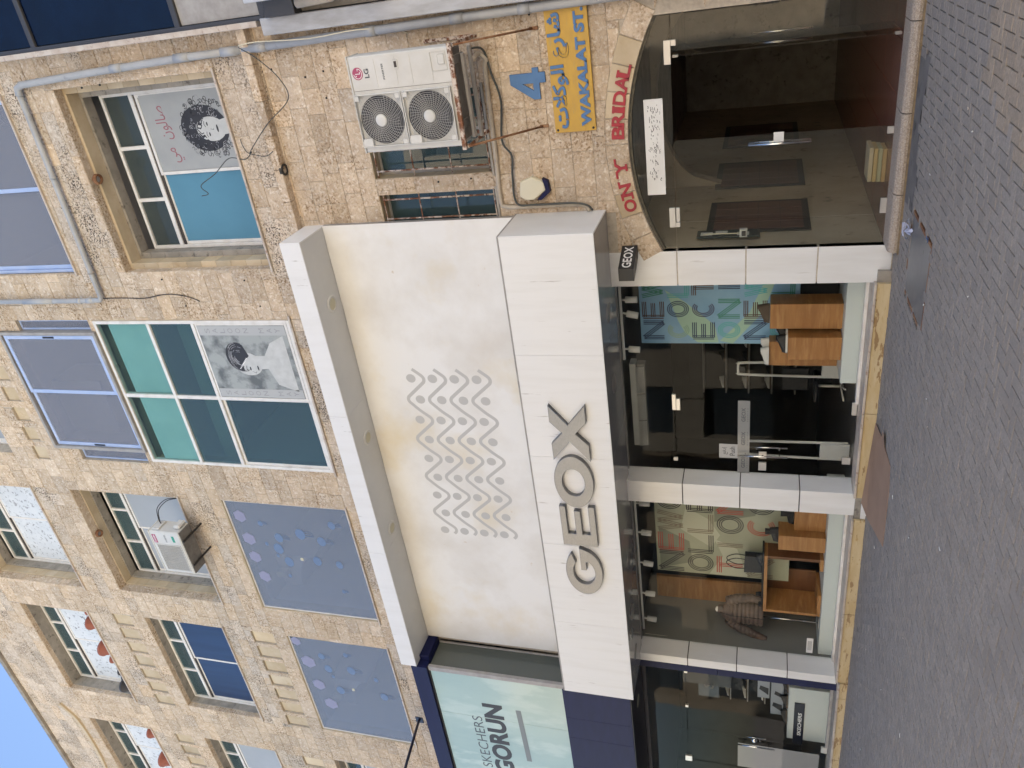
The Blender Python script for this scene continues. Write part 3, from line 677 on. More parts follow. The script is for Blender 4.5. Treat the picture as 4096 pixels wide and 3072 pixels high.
# recessed windows with warm stepped soffits
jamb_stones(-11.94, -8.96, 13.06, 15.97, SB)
window('tosh', -11.87, -9.03, 13.07, 15.86, .60, .52, 3, G_TEAL, [LGREY, LGREY], lab='recessed window with light grey blinds behind the single fan ac unit'); sillpart(-11.99, -8.9, 13.065, y1=.64)
room(-12.2, -8.6, .72, 4.5, 12.6, 16.0)
jamb_stones(-12.02, -9.0, 17.06, 20.0, SB)
window('tl3', -11.95, -9.07, 17.07, 19.9, .60, .55, 3, G_TEAL, [SKETCH, SKETCH], lab='top floor window with sketch print sheets above the ac unit'); sillpart(-12.08, -8.93, 17.065, y1=.64)
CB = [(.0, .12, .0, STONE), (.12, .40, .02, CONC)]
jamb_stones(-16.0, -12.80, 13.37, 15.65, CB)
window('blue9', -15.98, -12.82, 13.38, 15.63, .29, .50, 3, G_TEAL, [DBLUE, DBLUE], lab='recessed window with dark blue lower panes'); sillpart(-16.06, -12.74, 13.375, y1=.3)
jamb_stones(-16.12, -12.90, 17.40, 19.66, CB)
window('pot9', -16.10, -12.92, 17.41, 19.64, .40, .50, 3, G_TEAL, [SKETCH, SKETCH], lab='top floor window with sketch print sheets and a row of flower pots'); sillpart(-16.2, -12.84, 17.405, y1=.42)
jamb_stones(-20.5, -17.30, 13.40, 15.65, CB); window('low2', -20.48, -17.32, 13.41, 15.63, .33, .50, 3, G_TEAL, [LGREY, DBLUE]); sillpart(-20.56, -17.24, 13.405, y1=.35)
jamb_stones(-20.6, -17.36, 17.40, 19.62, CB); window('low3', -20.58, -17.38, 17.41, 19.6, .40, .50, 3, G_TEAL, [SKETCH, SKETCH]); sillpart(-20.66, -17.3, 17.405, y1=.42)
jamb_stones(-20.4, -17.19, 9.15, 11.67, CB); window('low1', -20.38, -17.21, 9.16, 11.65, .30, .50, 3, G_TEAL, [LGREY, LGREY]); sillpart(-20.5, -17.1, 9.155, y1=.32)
for k, x0, x1 in (('bay3', -8.04, -4.87), ('tr3', -3.96, -.93)): window(k, x0, x1, OPEN[k][2], 20, .3, .5, 3, G_TEAL, [LGREY, LGREY])
for k in ('low1b', 'low2b', 'low3b'): o = OPEN[k]; window(k, o[0], o[1], o[2], o[3], .3, .5, 3, G_TEAL, [LGREY, DBLUE])
room(-29.5, -12.2, .5, 4.2, 12.4, 16.9, WALLG); room(-29.5, -4, .7, 4.2, 17., 20.5, WALLG); room(-29.5, -16.4, .4, 4.5, 8.6, 12.2, WALLG)

# barred windows
for (x0, x1, lab, bars) in ((-2.63, -1.50, 'barred window partly behind the twin fan ac unit', (-2.53, -2.24, -1.9, -1.6)), (-3.98, -2.87, 'narrow barred window beside the white banner', (-3.52, -3.24, -2.95))):
    jamb_stones(x0, x1, 5.17, 6.98, [(.0, .22, .0, SMOOTHST)], CONC)
    f = MB(); frame(f, x0, x1, 5.18, 6.97, .22, .27, .04); f.box((x0+x1)/2-.02, (x0+x1)/2+.02, .222, .268, 5.22, 6.93); W = f.build('window', ALUG, B); W['label'] = lab
    pane(x0+.03, x1-.03, 5.21, 6.94, .24, G_TEAL, W)
    gr = empty('window_grille', ((x0+x1)/2, .03, 5.2), ('rusty iron grille over the '+lab.replace(' barred', '').replace('barred ', '')).replace('  ', ' '), 'grille', 'rusty window grilles')
    for bx in bars: MB().tube([(bx, .03, 5.22), (bx, .03, 6.94)], .013, 6).build('bar', RUST, gr)
    for z in (5.21, 5.78, 6.36, 6.93): MB().tube([(x0+.01, .035, z), (x1-.01, .035, z)], .010, 6).build('bar', RUST, gr)
    room(x0-.3, x1+.3, .3, 2.5, 4.9, 7.3, WALLG)
    sillpart(x0-.05, x1+.05, 5.17, -.03, .22, CONC)

# ------------------------------------------------------------------ entrance hall under the arch
H = empty('entrance_hall', (-2.38, .1, 0), 'glass fronted entrance hall with a stone arch and one glass door standing open', 'entrance')
mb = MB()
mb.add([(-3.866, .11, .11), (-3.866, 13, .11), (-3.866, 13, 3.4), (-3.866, .11, 3.4)], [(0, 1, 2, 3)]); mb.add([(-.9, .1, .11), (-.9, 13, .11), (-.9, 13, 3.4), (-.9, .1, 3.4)], [(3, 2, 1, 0)])
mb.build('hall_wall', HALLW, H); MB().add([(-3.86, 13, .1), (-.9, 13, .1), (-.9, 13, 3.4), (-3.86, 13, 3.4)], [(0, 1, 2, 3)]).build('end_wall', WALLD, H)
MB().box(-3.86, -.9, .3, 13, 3.34, 3.42).build('hall_ceiling', CONC, H)
nf = 0
for i in range(5):
    for j in range(14): MB().cbox(-3.86+i*.594+.002, -3.86+(i+1)*.594-.002, .1+j*.7+.002, .1+(j+1)*.7-.002, .06, .112+rnd.uniform(-.0005, .0005), .003).build('floor_tile', HALLF, H)
for (y0, y1) in ((.62, 2.0), (2.75, 4.3), (5.4, 7.2)):
    pn = MB(); pn.box(-3.858, -3.84, y0, y1, .95, 2.35); pn = pn.build('wall_panel', BLACKM, H)
    a = .09; nY, nZ = 4, 4
    for i in range(nY):
        for j in range(nZ):
            ya, yb = y0+a+(y1-y0-2*a)*i/nY, y0+a+(y1-y0-2*a)*(i+1)/nY; za, zb = .95+a+(1.4-2*a)*j/nZ, .95+a+(1.4-2*a)*(j+1)/nZ
            MB().box(-3.839, -3.832, ya+.004, yb-.004, za+.004, zb-.004).build('panel_tile', TILEB, pn)
# inner arch
mb = MB()
for i in range(16):
    xa, xb = -3.86+i*2.96/16, -3.86+(i+1)*2.96/16
    za, zb = [2.2+math.sqrt(max(0, 1.48**2-(x+2.38)**2))*.72 for x in (xa, xb)]
    mb.prism([(xa, za), (xb, zb), (xb, 3.35), (xa, 3.35)], 3.0, 3.25)
mb.build('inner_arch', HALLW, H)
# threshold: three rounded granite pieces
for (xa, xb) in ((-3.84, -3.12), (-3.115, -2.19), (-2.185, -1.23), (-1.225, -.3)):
    pts = [(-.36, -.01), (-.375, .05), (-.36, .09), (-.33, .112), (-.28, .12), (.09, .12), (.09, -.01)]
    V = [(xa+.003, p[0]+.0, p[1]) for p in pts]+[(xb-.003, p[0], p[1]) for p in pts]; n_ = len(pts)
    MB().add(V, [tuple(range(n_-1, -1, -1)), tuple(range(n_, 2*n_))]+[(i, (i+1) % n_, n_+(i+1) % n_, n_+i) for i in range(n_)]).build('step_stone', GRAN, H)
MB().box(-3.85, -.4, -.40, -.36, -.01, .018).build('step_grout', mat('rusty grout', (.26, .19, .11), .95, c2=(.15, .11, .07), ns=15), H)
# glass: fanlight, side lights, leaf
nG = 20; pts = [(-3.84, 2.71), (-.92, 2.71)]+[(-.92-(2.92)*i/nG, arch_z(-.92-2.92*i/nG)-.02) for i in range(nG+1)]
def gpane(name, pts, y, m=G_HALL, t=.010): return MB().prism(pts, y, y+t).build(name, m, H)
gpane('fanlight', pts, .10)
gpane('side_light', [(-3.868, .13), (-3.50, .13), (-3.50, 2.70), (-3.868, 2.70)], .10)
gpane('side_light', [(-1.33, .13), (-.92, .13), (-.92, 2.70), (-1.33, 2.70)], .10)
d1 = gpane('door_leaf', [(-3.49, .13), (-2.41, .13), (-2.41, 2.695), (-3.49, 2.695)], .10)
d2 = MB().box(-1.40, -1.39, .12, 1.18, .13, 2.695).build('door_leaf', G_HALL, H); d2['label'] = 'open glass door leaf'
def hfit(x0, x1, z0, z1, y=.085): return MB().cbox(x0, x1, y, y+.04, z0, z1, .003).build('patch_fitting', STEELW, H)
STEELW = mat('satin steel fitting', (.62, .60, .57), .3, .6)
for a in ((-1.48, -1.20, 2.705, 2.79), (-1.27, -1.20, 2.64, 2.702), (-3.56, -3.29, 2.71, 2.79), (-3.56, -3.495, 2.65, 2.708), (-3.485, -3.29, 2.65, 2.70), (-3.48, -3.29, .12, .19), (-2.50, -2.42, .12, .19)): hfit(*a)
MB().cbox(-1.41, -1.38, .12, .2, 2.62, 2.69).build('door_pivot', STEELW, H); MB().cbox(-1.41, -1.38, .12, .2, .13, .2).build('door_pivot', STEELW, H)
def bar_handle(x, y, z0, z1, parent, r=.013, m=CHROME, st=None):
    mb = MB(); mb.tube([(x, y, z0), (x, y, z1)], r, 10)
    for z in (z0+.12, z1-.12): mb.tube([(x, y, z), (x, (st if st is not None else .1), z)], .008, 8)
    return mb.build('handle', m, parent)
bar_handle(-2.52, .05, 1.04, 1.78, d1); bar_handle(-2.52, .17, 1.04, 1.78, d1)
MB().tube([(-1.33, .95, 1.04), (-1.33, .95, 1.76)], .013, 10).build('handle', CHROME, d2)
MB().tube([(-1.46, .95, 1.04), (-1.46, .95, 1.76)], .013, 10).build('handle', CHROME, d2)
arf = MB()
for i in range(24):
    xa, xb = AX0+(AX1-AX0)*i/24, AX0+(AX1-AX0)*(i+1)/24
    arf.prism([(xa, arch_z(xa)-.035), (xb, arch_z(xb)-.035), (xb, arch_z(xb)-.001), (xa, arch_z(xa)-.001)], .06, .14)
arf.build('arch_seal', mat('dark weathered sealant', (.09, .085, .07), .8, c2=(.18, .16, .12), ns=20), H)
# things in the hall
sn = MB(); sn.box(-3.10, -1.87, .092, .098, 2.825, 3.065)
tag(sn.build('paper_banner', PAPERW), 'white paper banner with faded black writing taped in the fanlight', 'paper sign')
nb = bpy.data.objects['paper_banner']; ink = MB(); r2 = random.Random(3)
for (xc, w) in ((-2.87, .09), (-2.66, .1), (-2.52, .05), (-2.36, .16), (-2.17, .12), (-2.02, .08)):
    for k in range(16):
        a = xc+r2.gauss(0, w*.5); b_ = 2.945+r2.gauss(0, .035); l = r2.uniform(.008, .035); t = r2.uniform(-.6, 1.2)
        a = max(-3.05, min(-1.93, a)); ink.ribbon([(a, b_), (a+l*math.cos(t), b_+l*math.sin(t)*.6), (a+l*1.3, b_+l*.2)], r2.uniform(.003, .008), .0915-k*.00002)
o = ink.build('faded_writing', INK, nb)
tag(MB().cbox(-2.51, -2.39, .094, .099, 1.36, 1.48, .001).build('note_card', PAPERW), 'small square white card on the closed hall door', 'note')
st = empty('stone_slabs', (-2.98, .55, .12), 'stack of four marble offcuts lying on the hall floor', 'stone slabs')
for k, (w, cc) in enumerate(((.36, (1, .85, .6)), (.37, (.85, 1, .95)), (.38, (1, .9, .6)), (.40, (1, 1, .95)))):
    MB().cbox(-3.2+k*.01, -3.2+w+.06, .48-k*.02, .80, .113+k*.055, .113+k*.055+.05, .004).build('slab', SMOOTHST, st, tint=(cc[0]*.9, cc[1]*.9, cc[2]*.9))
lb = empty('notice_board', (-3.8, .4, 1.2), 'dark green notice board with white papers in the hall', 'notice board')
MB().cbox(-3.83, -3.80, .33, .60, 1.62, 2.46).build('board', mat('dark board', (.02, .03, .028), .4), lb)
for (a, z) in ((.42, 2.05), (.36, 1.76), (.38, 2.25)): MB().box(-3.799, -3.797, a, a+.13, z, z+.16).build('paper', PAPERW, lb)
mt = empty('wall_meter', (-3.7, .22, 1.9), 'small grey intercom box with a conduit at the hall side light', 'intercom')
MB().cbox(-3.75, -3.64, .13, .2, 1.78, 1.88).build('case', ACW, mt); MB().cbox(-3.73, -3.66, .124, .129, 1.80, 1.85).build('display', BLACKM, mt); MB().tube([(-3.70, .16, 1.88), (-3.70, .16, 2.36)], .010, 6).build('conduit', CREAM, mt)

# ------------------------------------------------------------------ shop unit shell behind the glass
SH = empty('shop_interior', (-8, 1, .17), 'dark shoe shop interior behind the glass', 'shop interior')
def shell(x0, x1, y0, y1, z0, z1, mw, mf, mc, P):
    MB().box(x0, x1, y1, y1+.1, z0, z1).build('back_wall', mw, P); MB().box(x0-.1, x0, y0, y1, z0, z1).build('side_wall', mw, P); MB().box(x1, x1+.1, y0, y1, z0, z1).build('side_wall', mw, P)
    MB().box(x0, x1, y0, y1, z0-.08, z0).build('shop_floor', mf, P); MB().box(x0, x1, y0, y1, z1, z1+.08).build('shop_ceiling', mc, P)
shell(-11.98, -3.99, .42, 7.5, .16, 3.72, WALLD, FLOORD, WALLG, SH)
MB().box(-11.97, -11.9, .43, 2.2, .17, 3.7).build('side_panel', WALLG, SH)

# shopfront: frame, panes, door
SF = empty('shopfront', (-8.1, .38, .2), 'silver framed glass shopfront with a glass door between white piers', 'shopfront')
for (x0, x1) in ((-7.83, -4.38), (-11.97, -8.25)):
    mb = MB(); mb.cbox(x0, x1, .33, .44, 3.64, 3.72, .004); mb.build('head_rail', ALUG, SF); MB().cbox(x0, x1, .32, .46, .185, .235, .004).build('sill_rail', ALU, SF) if x0 < -8 else MB().cbox(-6.44, x1, .32, .46, .185, .235, .004).build('sill_rail', ALU, SF)
    MB().cbox(x0, x1, .20, .33, 3.66, 3.72, .003).build('head_trim', DKSOFF, SF)
GPN = lambda n_, x0, x1, z0, z1, m=G_CLEAR: MB().box(x0, x1, .38, .390, z0, z1).build(n_, m, SF)
GPN('pane', -6.445, -4.38, .235, 3.64); GPN('pane', -7.83, -6.455, 2.86, 3.64); GPN('pane', -7.83, -7.60, .20, 2.85)
dr = GPN('door_leaf', -7.59, -6.455, .20, 2.845)
GPN('pane', -10.085, -8.25, .235, 3.64); GPN('pane', -11.97, -10.095, .235, 3.64)
for a in ((-6.66, -6.38, 2.83, 2.89), (-6.66, -6.455, 2.765, 2.826), (-7.64, -7.58, 2.83, 2.9), (-6.66, -6.45, .20, .27), (-7.555, -7.43, .225, .345), (-7.515, -7.40, 1.45, 1.57), (-7.75, -7.60, 1.45, 1.57)):
    MB().cbox(a[0], a[1], .365, .405, a[2], a[3], .003).build('patch_fitting', STEELW, SF)
bar_handle(-7.44, .31, 1.14, 1.89, dr, st=.38); bar_handle(-7.36, .45, 1.14, 1.72, dr, st=.39)
for z in (1.51,): MB().lathe([(0, .355), (.014, .355), (.014, .366)], (-7.46, 0, z), 10, 'y').build('lock_cylinder', BLACKM, dr)
fs = MB().box(-7.82, -6.46, .3765, .379, 1.71, 1.89).build('frosted_strip', glass('frosted film', (.5, .5, .5), 1.4, film_or_haze=(.33, .34, .34, .75)), SF)
for k in range(3):
    xx = -7.72+k*.44
    text('strip_lettering', 'GEOX', xx, xx+.25, 1.775, 1.835, .3755, DKTEXT, fs, bold=.015); text('strip_lettering', 'R E S P I R A', xx, xx+.25, 1.735, 1.750, .3755, DKTEXT, fs)
pu = empty('push_sticker', (-7.4, .378, 1.9), 'grey sticker reading Push in Arabic and English on the glass door', 'sticker')
MB().cbox(-7.54, -7.27, .3735, .3755, 1.89, 2.175, .001).build('sheet', GRAYT, pu)
text('lettering', 'Push', -7.49, -7.32, 1.93, 2.01, .3725, INK, pu); text('lettering', '\uFECA\uFED3\uFEA9\uFE87', -7.47, -7.33, 2.04, 2.13, .3725, INK, pu)
tag(box('price_label', PAPERW, None, -11.77, -11.40, .3745, .377, .56, .67, b=.0005), 'white printed label low in the left shop window', 'label')
lb = bpy.data.objects['price_label']
for k in range(4): MB().box(-11.70, -11.47, .3738, .3742, .585+k*.018, .591+k*.018).build('print_line', INK, lb)

# plinth
PL = empty('shop_plinth', (-8.1, 0, 0), 'veined yellow stone plinth with a pale ledge under the shopfront', 'plinth')
for (xa, xb) in ((-6.335, -4.355), (-7.83, -6.34), (-10.24, -8.26), (-11.9, -10.245)): 
    MB().cbox(xa, xb-.004, -.10, -.05, -.02, .16, .003).build('plinth_slab', MARB, PL)
    MB().cbox(xa, xb-.004, -.12, .33, .162, .196, .004).build('ledge_slab', MARBT, PL)
for (xa, xb) in ((-12.29, -11.91), (-14.0, -12.295), (-15.8, -14.005), (-18, -15.8)):
    MB().cbox(xa, xb-.004, -.12, -.06, -.02, .12, .003).build('plinth_slab', MARB, PL); MB().cbox(xa, xb-.004, -.14, .33, .122, .155, .004).build('ledge_slab', MARBT, PL)
MB().box(-18, -4.2, -.05, .5, -.1, .158).build('plinth_core', CONC, PL)
MB().cbox(-8.26, -7.83, -.06, .3, -.02, .07).build('pier_foot', WHITEP, PL)

# white piers
def pier(x0, x1, zb, seams, lab, zt=3.70):
    P = empty('cladding_pier', ((x0+x1)/2, .0, zb), lab, 'pier', 'white clad piers of the shopfront')
    MB().box(x0+.012, x1-.012, .012, .40, zb, zt).build('pier_core', SEAL, P)
    zz = [zb]+seams+[zt]
    for a, b in zip(zz, zz[1:]): MB().cbox(x0, x1, .0, .42, a+.008, b-.008, .004).build('panel', WHITEP, P)
pier(-4.38, -3.87, .0, [.89, 1.79, 2.70], 'white panelled pier between the hall entrance and the shoe shop')
pier(-8.25, -7.83, .07, [.95, 1.84, 2.735], 'white panelled pier between the glass door and the left display window')
pier(-12.07, -11.88, .16, [.99, 1.87, 2.75], 'slim white panelled pier beside the navy strip')
nv = empty('navy_strip', (-12.15, 0, .15), 'narrow navy upright panel left of the slim white pier', 'panel')
MB().cbox(-12.24, -12.075, .0, .40, .155, 2.2, .004).build('panel', NAVY, nv); MB().cbox(-12.24, -12.075, .0, .40, 2.205, 3.70, .004).build('panel', NAVY, nv)

# lower fascia
FA = empty('shop_fascia', (-7.6, -.95, 3.6), 'long white boxed fascia carrying the large steel letters', 'fascia')
xs_ = [-12.05, -10.255, -8.485, -6.745, -5.0, -3.26]
for a, b in zip(xs_, xs_[1:]): MB().cbox(a+.0015, b-.0015, -.95, -.93, 3.63, 4.905, .003).build('front_panel', WHITEG, FA)
MB().cbox(-3.262, -3.24, -.948, .0, 3.63, 4.905, .003).build('end_panel', WHITEP, FA)
MB().box(-12.045, -3.265, -.928, .0, 3.66, 4.90).build('carcass', SEAL, FA)
MB().cbox(-12.05, -3.24, -.95, .0, 4.907, 4.93, .004).build('top_flashing', ALUG, FA)
for a, b in zip(xs_, xs_[1:]): MB().cbox(a+.0015, b-.0015, -.93, .20, 3.63, 3.655, .002).build('soffit_panel', DKSOFF, FA)
for x in (-4.6, -5.75, -9.2, -10.4, -11.4):
    mb = MB(); mb.lathe([(0, 3.626), (.14, 3.626), (.15, 3.629)], (x, -.4, 0), 24); mb.build('downlight_rim', ALUG, FA)

# upper canopy
CA = empty('upper_canopy', (-7.7, -.8, 8.0), 'white boxed canopy with round downlights above the blank banner', 'canopy')
xs_ = [-12.16, -9.21, -6.265, -3.29]
for a, b in zip(xs_, xs_[1:]):
    MB().cbox(a+.0015, b-.0015, -.80, -.78, 7.995, 8.335, .003).build('front_panel', WHITEG, CA)
    MB().cbox(a+.0015, b-.0015, -.78, .0, 7.995, 8.02, .002).build('soffit_panel', SOFFIT, CA)
MB().cbox(-3.292, -3.27, -.798, .0, 7.995, 8.335, .003).build('end_panel', WHITEP, CA)
MB().box(-12.15, -3.30, -.77, .0, 8.03, 8.33).build('carcass', SEAL, CA)
dl = empty('canopy_downlight', (-4.43, -.38, 7.99), 'rightmost round downlight in the canopy soffit', 'downlight', 'round downlights under the canopy')
mb = MB(); mb.lathe([(.095, 7.994), (.095, 7.975), (.118, 7.972), (.135, 7.985), (.135, 7.995)], (-4.43, -.38, 0), 28); mb.build('rim', ACW, dl)
mb = MB(); mb.lathe([(0, 7.982), (.095, 7.984)], (-4.43, -.38, 0), 28); mb.build('lens', LENS, dl)
for x, l in ((-6.94, 'second downlight from the right in the canopy soffit'), (-8.94, 'second downlight from the left in the canopy soffit')): copy_tree(dl, (x, -.38, 7.99))['label'] = l
bc = empty('blanked_downlight', (-11.16, -.4, 7.99), 'flush grey blank disc at the left end of the canopy soffit', 'downlight cover')
MB().lathe([(0, 7.9925), (.12, 7.9925), (.125, 7.994)], (-11.16, -.4, 0), 28).build('disc', SOFFIT, bc)

# banner between canopy and fascia
BN = empty('blank_banner', (-7.65, -.1, 4.93), 'stretched off-white banner with a pale grey wave and dot print', 'banner')
nx, nz = 60, 24; V = []; F = []
def canvas_y(x, z): return -.10+.006*math.sin(x*1.3+z)*math.sin(math.pi*(z-4.93)/3.06)+.004*math.exp(-((7.99-z)/.2)**2)*math.sin(x*9)
for j in range(nz+1):
    for i in range(nx+1):
        x = -12.03+8.77*i/nx; z = 4.93+3.06*j/nz; V.append((x, canvas_y(x, z), z))
F = [(j*(nx+1)+i, j*(nx+1)+i+1, (j+1)*(nx+1)+i+1, (j+1)*(nx+1)+i) for j in range(nz) for i in range(nx)]
MB().add(V, F, 0, True).build('canvas', BANNER, BN)
MB().box(-12.03, -3.262, -.080, .0, 4.93, 7.99).build('backing', ALUG, BN)
pr = MB(); px, pw = -5.90, .405
for row in range(4):
    zc = 6.98-row*.385
    pts = []
    zz0 = zc+.17
    prof = [(0, .06), (.10, -.05)]
    n_ = 0
    x = -5.72; up_ = True
    cyc = [(0, .09), (-.17, -.10), (-.20, -.13), (-.25, -.13), (-.30, -.09), (-.47, .10), (-.53, .15), (-.60, .16), (-.66, .11)]
    path = []
    P_ = .80
    k = 0
    while True:
        for (dx, dz) in ((0, .0), (-.105, -.115), (-.145, -.148), (-.19, -.16), (-.235, -.148), (-.275, -.115), (-.50, .115), (-.54, .148), (-.585, .16), (-.63, .148), (-.67, .115)):
            xx = -5.73-k*P_+dx
            if xx < -9.36: break
            path.append((xx, zc+.04+dz*1.12))
        k += 1
        if -5.73-k*P_ < -9.36: break
    sp = smooth([(p[0], 0, p[1]) for p in path], 3)
    pr.ribbon([(p.x, p.z) for p in sp], .058, -.128)
    for k in range(9):
        xc = -5.905-k*.4035; dz = .115 if k % 2 == 0 else -.115
        pr.flat(ell(xc, zc+(.09 if k % 2 == 0 else .0), .080, .084, 22), -.128)
pr.v = [(v[0], canvas_y(v[0], v[2])-.0022, v[2]) for v in pr.v]; pr.build('wave_print', PRINTG, BN)

# big steel letters
GL = empty('sign_lettering', (-7.6, -1.02, 3.95), 'large brushed steel letters GEOX on the white fascia', 'sign')
yG = -.99; dp = .085
# X
Xp = [(-5.80, 4.50), (-6.06, 4.505), (-6.255, 4.33), (-6.45, 4.51), (-6.73, 4.51), (-6.39, 4.235), (-6.73, 3.955), (-6.46, 3.955), (-6.26, 4.14), (-6.06, 3.965), (-5.79, 3.965), (-6.13, 4.24)]
shape2d('letter', [Xp], yG+.05, dp, STEEL, GL, .006)['label'] = 'steel letter X'
shape2d('letter', [ell(-7.15, 4.245, .475, .30, 56), ell(-7.155, 4.25, .26, .18, 44)], yG+.05, dp, STEEL, GL, .006)['label'] = 'steel letter O'
Ep = [(-8.40, 3.975), (-7.62, 3.975), (-7.62, 4.065), (-8.17, 4.065), (-8.17, 4.205), (-7.71, 4.205), (-7.71, 4.295), (-8.17, 4.295), (-8.17, 4.435), (-7.63, 4.435), (-7.63, 4.525), (-8.40, 4.525)]
shape2d('letter', [Ep], yG+.05, dp, STEEL, GL, .006)['label'] = 'steel letter E'
cx, cz = -8.975, 4.245
Gp = arc(cx, cz, .475, .30, 38, 360-12, 40)+[(-8.47, 4.285), (-8.92, 4.285), (-8.92, 4.205), (-8.75, 4.205)]+arc(cx, cz, .265, .185, 360-28, 42, 34)
shape2d('letter', [Gp], yG+.05, dp, STEEL, GL, .005)['label'] = 'steel letter G'

# small projecting blade sign
bl = empty('blade_sign', (-3.93, -.25, 3.2), 'small black projecting box sign reading GEOX at the corner of the pier', 'sign')
MB().zprism([(-4.10, -.47), (-3.92, -.48), (-3.755, -.03), (-3.93, -.03)], 3.225, 3.435).build('sign_box', BLACKP, bl); MB().cbox(-3.89, -3.83, -.03, .02, 3.28, 3.36).build('bracket', BLACKM, bl)
t = text('lettering', 'GEOX', 0, 1, 0, .125, 0, WHITET, bl, bold=.02)
for v in t.data.vertices:
    w = v.co+Vector((-3.93, -.25, 3.2)); k = .05+w.x*.88; v.co = Vector((-3.918+.165*k+.002, -.48+.45*k, w.z+3.268))-Vector((-3.93, -.25, 3.2))

# ------------------------------------------------------------------ navy shopfront at the left
NC = empty('navy_canopy', (-15, -.8, 7.8), 'navy boxed canopy above the aqua glass sign window', 'canopy')
xs_ = [-22, -18.6, -15.4, -12.19]
for a, b in zip(xs_, xs_[1:]): MB().cbox(a+.001, b-.001, -.78, -.04, 7.80, 8.14, .004).build('front_panel', NAVY, NC)
MB().cbox(-12.188, -12.06, -.60, -.04, 7.80, 8.10).build('end_panel', NAVY, NC)
NF = empty('navy_fascia', (-15, -.9, 3.7), 'navy boxed fascia left of the long white fascia', 'fascia')
xs_ = [-22, -18.5, -14.3, -13.42, -12.84, -12.062]
for a, b in zip(xs_, xs_[1:]): MB().cbox(a+.001, b-.001, -.93, -.91, 3.70, 4.97, .003).build('front_panel', NAVY, NF)
MB().box(-22, -12.07, -.905, .0, 3.72, 4.96).build('carcass', NAVYD, NF); MB().cbox(-22, -12.07, -.91, .25, 3.685, 3.705, .002).build('soffit_panel', NAVYD, NF)
mb = MB(); mb.lathe([(0, 3.682), (.12, 3.680), (.13, 3.684)], (-12.9, -.28, 0), 24); mb.build('downlight', LENS, NF)
SW = empty('aqua_sign_window', (-15, -.7, 5), 'aqua back-printed glass sign window with black lettering and clear grey return', 'sign window')
for (a, b) in ((-13.55, -12.31), (-15.6, -13.556), (-18, -15.606), (-22, -18.006)): MB().cbox(a, b, -.715, -.70, 5.02, 7.76, .002).build('aqua_pane', SEAG, SW)
MB().cbox(-12.31, -12.20, -.73, -.66, 5.0, 7.79, .004).build('corner_post', ALUG, SW); MB().cbox(-22, -12.31, -.73, -.66, 7.762, 7.80).build('head_rail', BLACKM, SW)
MB().cbox(-22, -12.2, -.72, -.66, 4.975, 5.018).build('sill_rail', ALUG, SW)
MB().box(-12.25, -12.242, -.655, -.06, 5.02, 7.78).build('return_pane', glass('grey return glass', (.45, .48, .46), 1.5, film_or_haze=(.22, .24, .22, .45)), SW)
MB().cbox(-12.27, -12.22, -.06, -.02, 5.0, 7.79).build('wall_post', ALUG, SW); MB().box(-22, -12.3, -.55, -.5, 5.0, 7.8).build('light_box', WALLIN, SW); MB().box(-22, -12.2, -.5, -.02, 4.98, 5.0).build('inner_floor', WALLG, SW)
MB().cbox(-12.6, -12.27, -.62, -.58, 5.9, 5.93).build('glazing_bar', ALU, SW)
text('lettering', 'SKECHERS', -15.18, -13.53, 6.86, 7.08, -.7175, DKTEXT, SW, bold=-.005)
text('lettering', 'GORUN', -15.30, -13.09, 6.36, 6.80, -.7175, BLACKP, SW, bold=.045, shear=.0)
mb = MB(); mb.ribbon([(-13.16, 6.03), (-13.9, 6.01), (-14.75, 5.99)], .11, -.7178); mb.build('grey_swoosh', mat('grey gradient print', (.17, .19, .185), .3), SW)
tag(MB().tube([(-14.98, -.02, 8.83), (-14.95, -.08, 8.82), (-14.35, -1.9, 8.35)], [.03, .03, .03], 8).build('awning_arm', NAVYD), 'dark sloping tube arm fixed to a plate beside the far sticker window', 'awning arm')
MB().cbox(-15.09, -14.90, -.02, .0, 8.74, 8.93).build('fixing_plate', NAVYD, bpy.data.objects['awning_arm'])

KI = empty('left_shop_interior', (-15, 1, .15), 'dark interior of the left shoe shop seen through its glass', 'shop interior')
shell(-22, -12.30, .42, 6, .13, 3.69, WALLD, FLOORD, WALLG, KI)
KF = empty('left_shopfront', (-14, .33, .15), 'glass shopfront with a steel handled door at the left edge', 'shopfront')
KP = lambda n_, x0, x1, z0, z1, m=G_CLEAR: MB().box(x0, x1, .33, .34, z0, z1).build(n_, m, KF)
MB().cbox(-22, -12.25, .30, .38, 3.6, 3.685).build('head_rail', NAVYD, KF); MB().cbox(-14.26, -12.25, .29, .38, .157, .21).build('sill_rail', ALUG, KF)
KP('pane', -14.27, -12.25, .2, 2.83); KP('pane', -15.30, -12.25, 2.84, 3.6); KP('pane', -20, -15.31, .2, 3.6)
kd = KP('door_leaf', -15.29, -14.28, .16, 2.83)
for a in ((-14.45, -14.29, .165, .28), (-15.36, -15.2, 2.76, 2.9), (-13.66, -13.6, 2.80, 2.86), (-12.66, -12.6, 2.80, 2.86)): MB().cbox(a[0], a[1], .315, .36, a[2], a[3], .003).build('patch_fitting', STEELW, KF)
bar_handle(-14.50, .26, 1.13, 1.84, kd, st=.33); bar_handle(-14.42, .41, 1.30, 1.7, kd, st=.34)
mb = MB(); mb.lathe([(0, .27), (.045, .28), (.062, .30), (.05, .326)], (-14.36, 0, 1.52), 16, 'y'); mb.build('door_knob', CHROME, kd)
MB().cbox(-15.28, -14.53, .325, .3285, .3, 1.84, .0005).build('frosted_panel', glass('grey frosted film', (.3, .3, .3), 1.4, film_or_haze=(.30, .31, .31, .85)), KF)

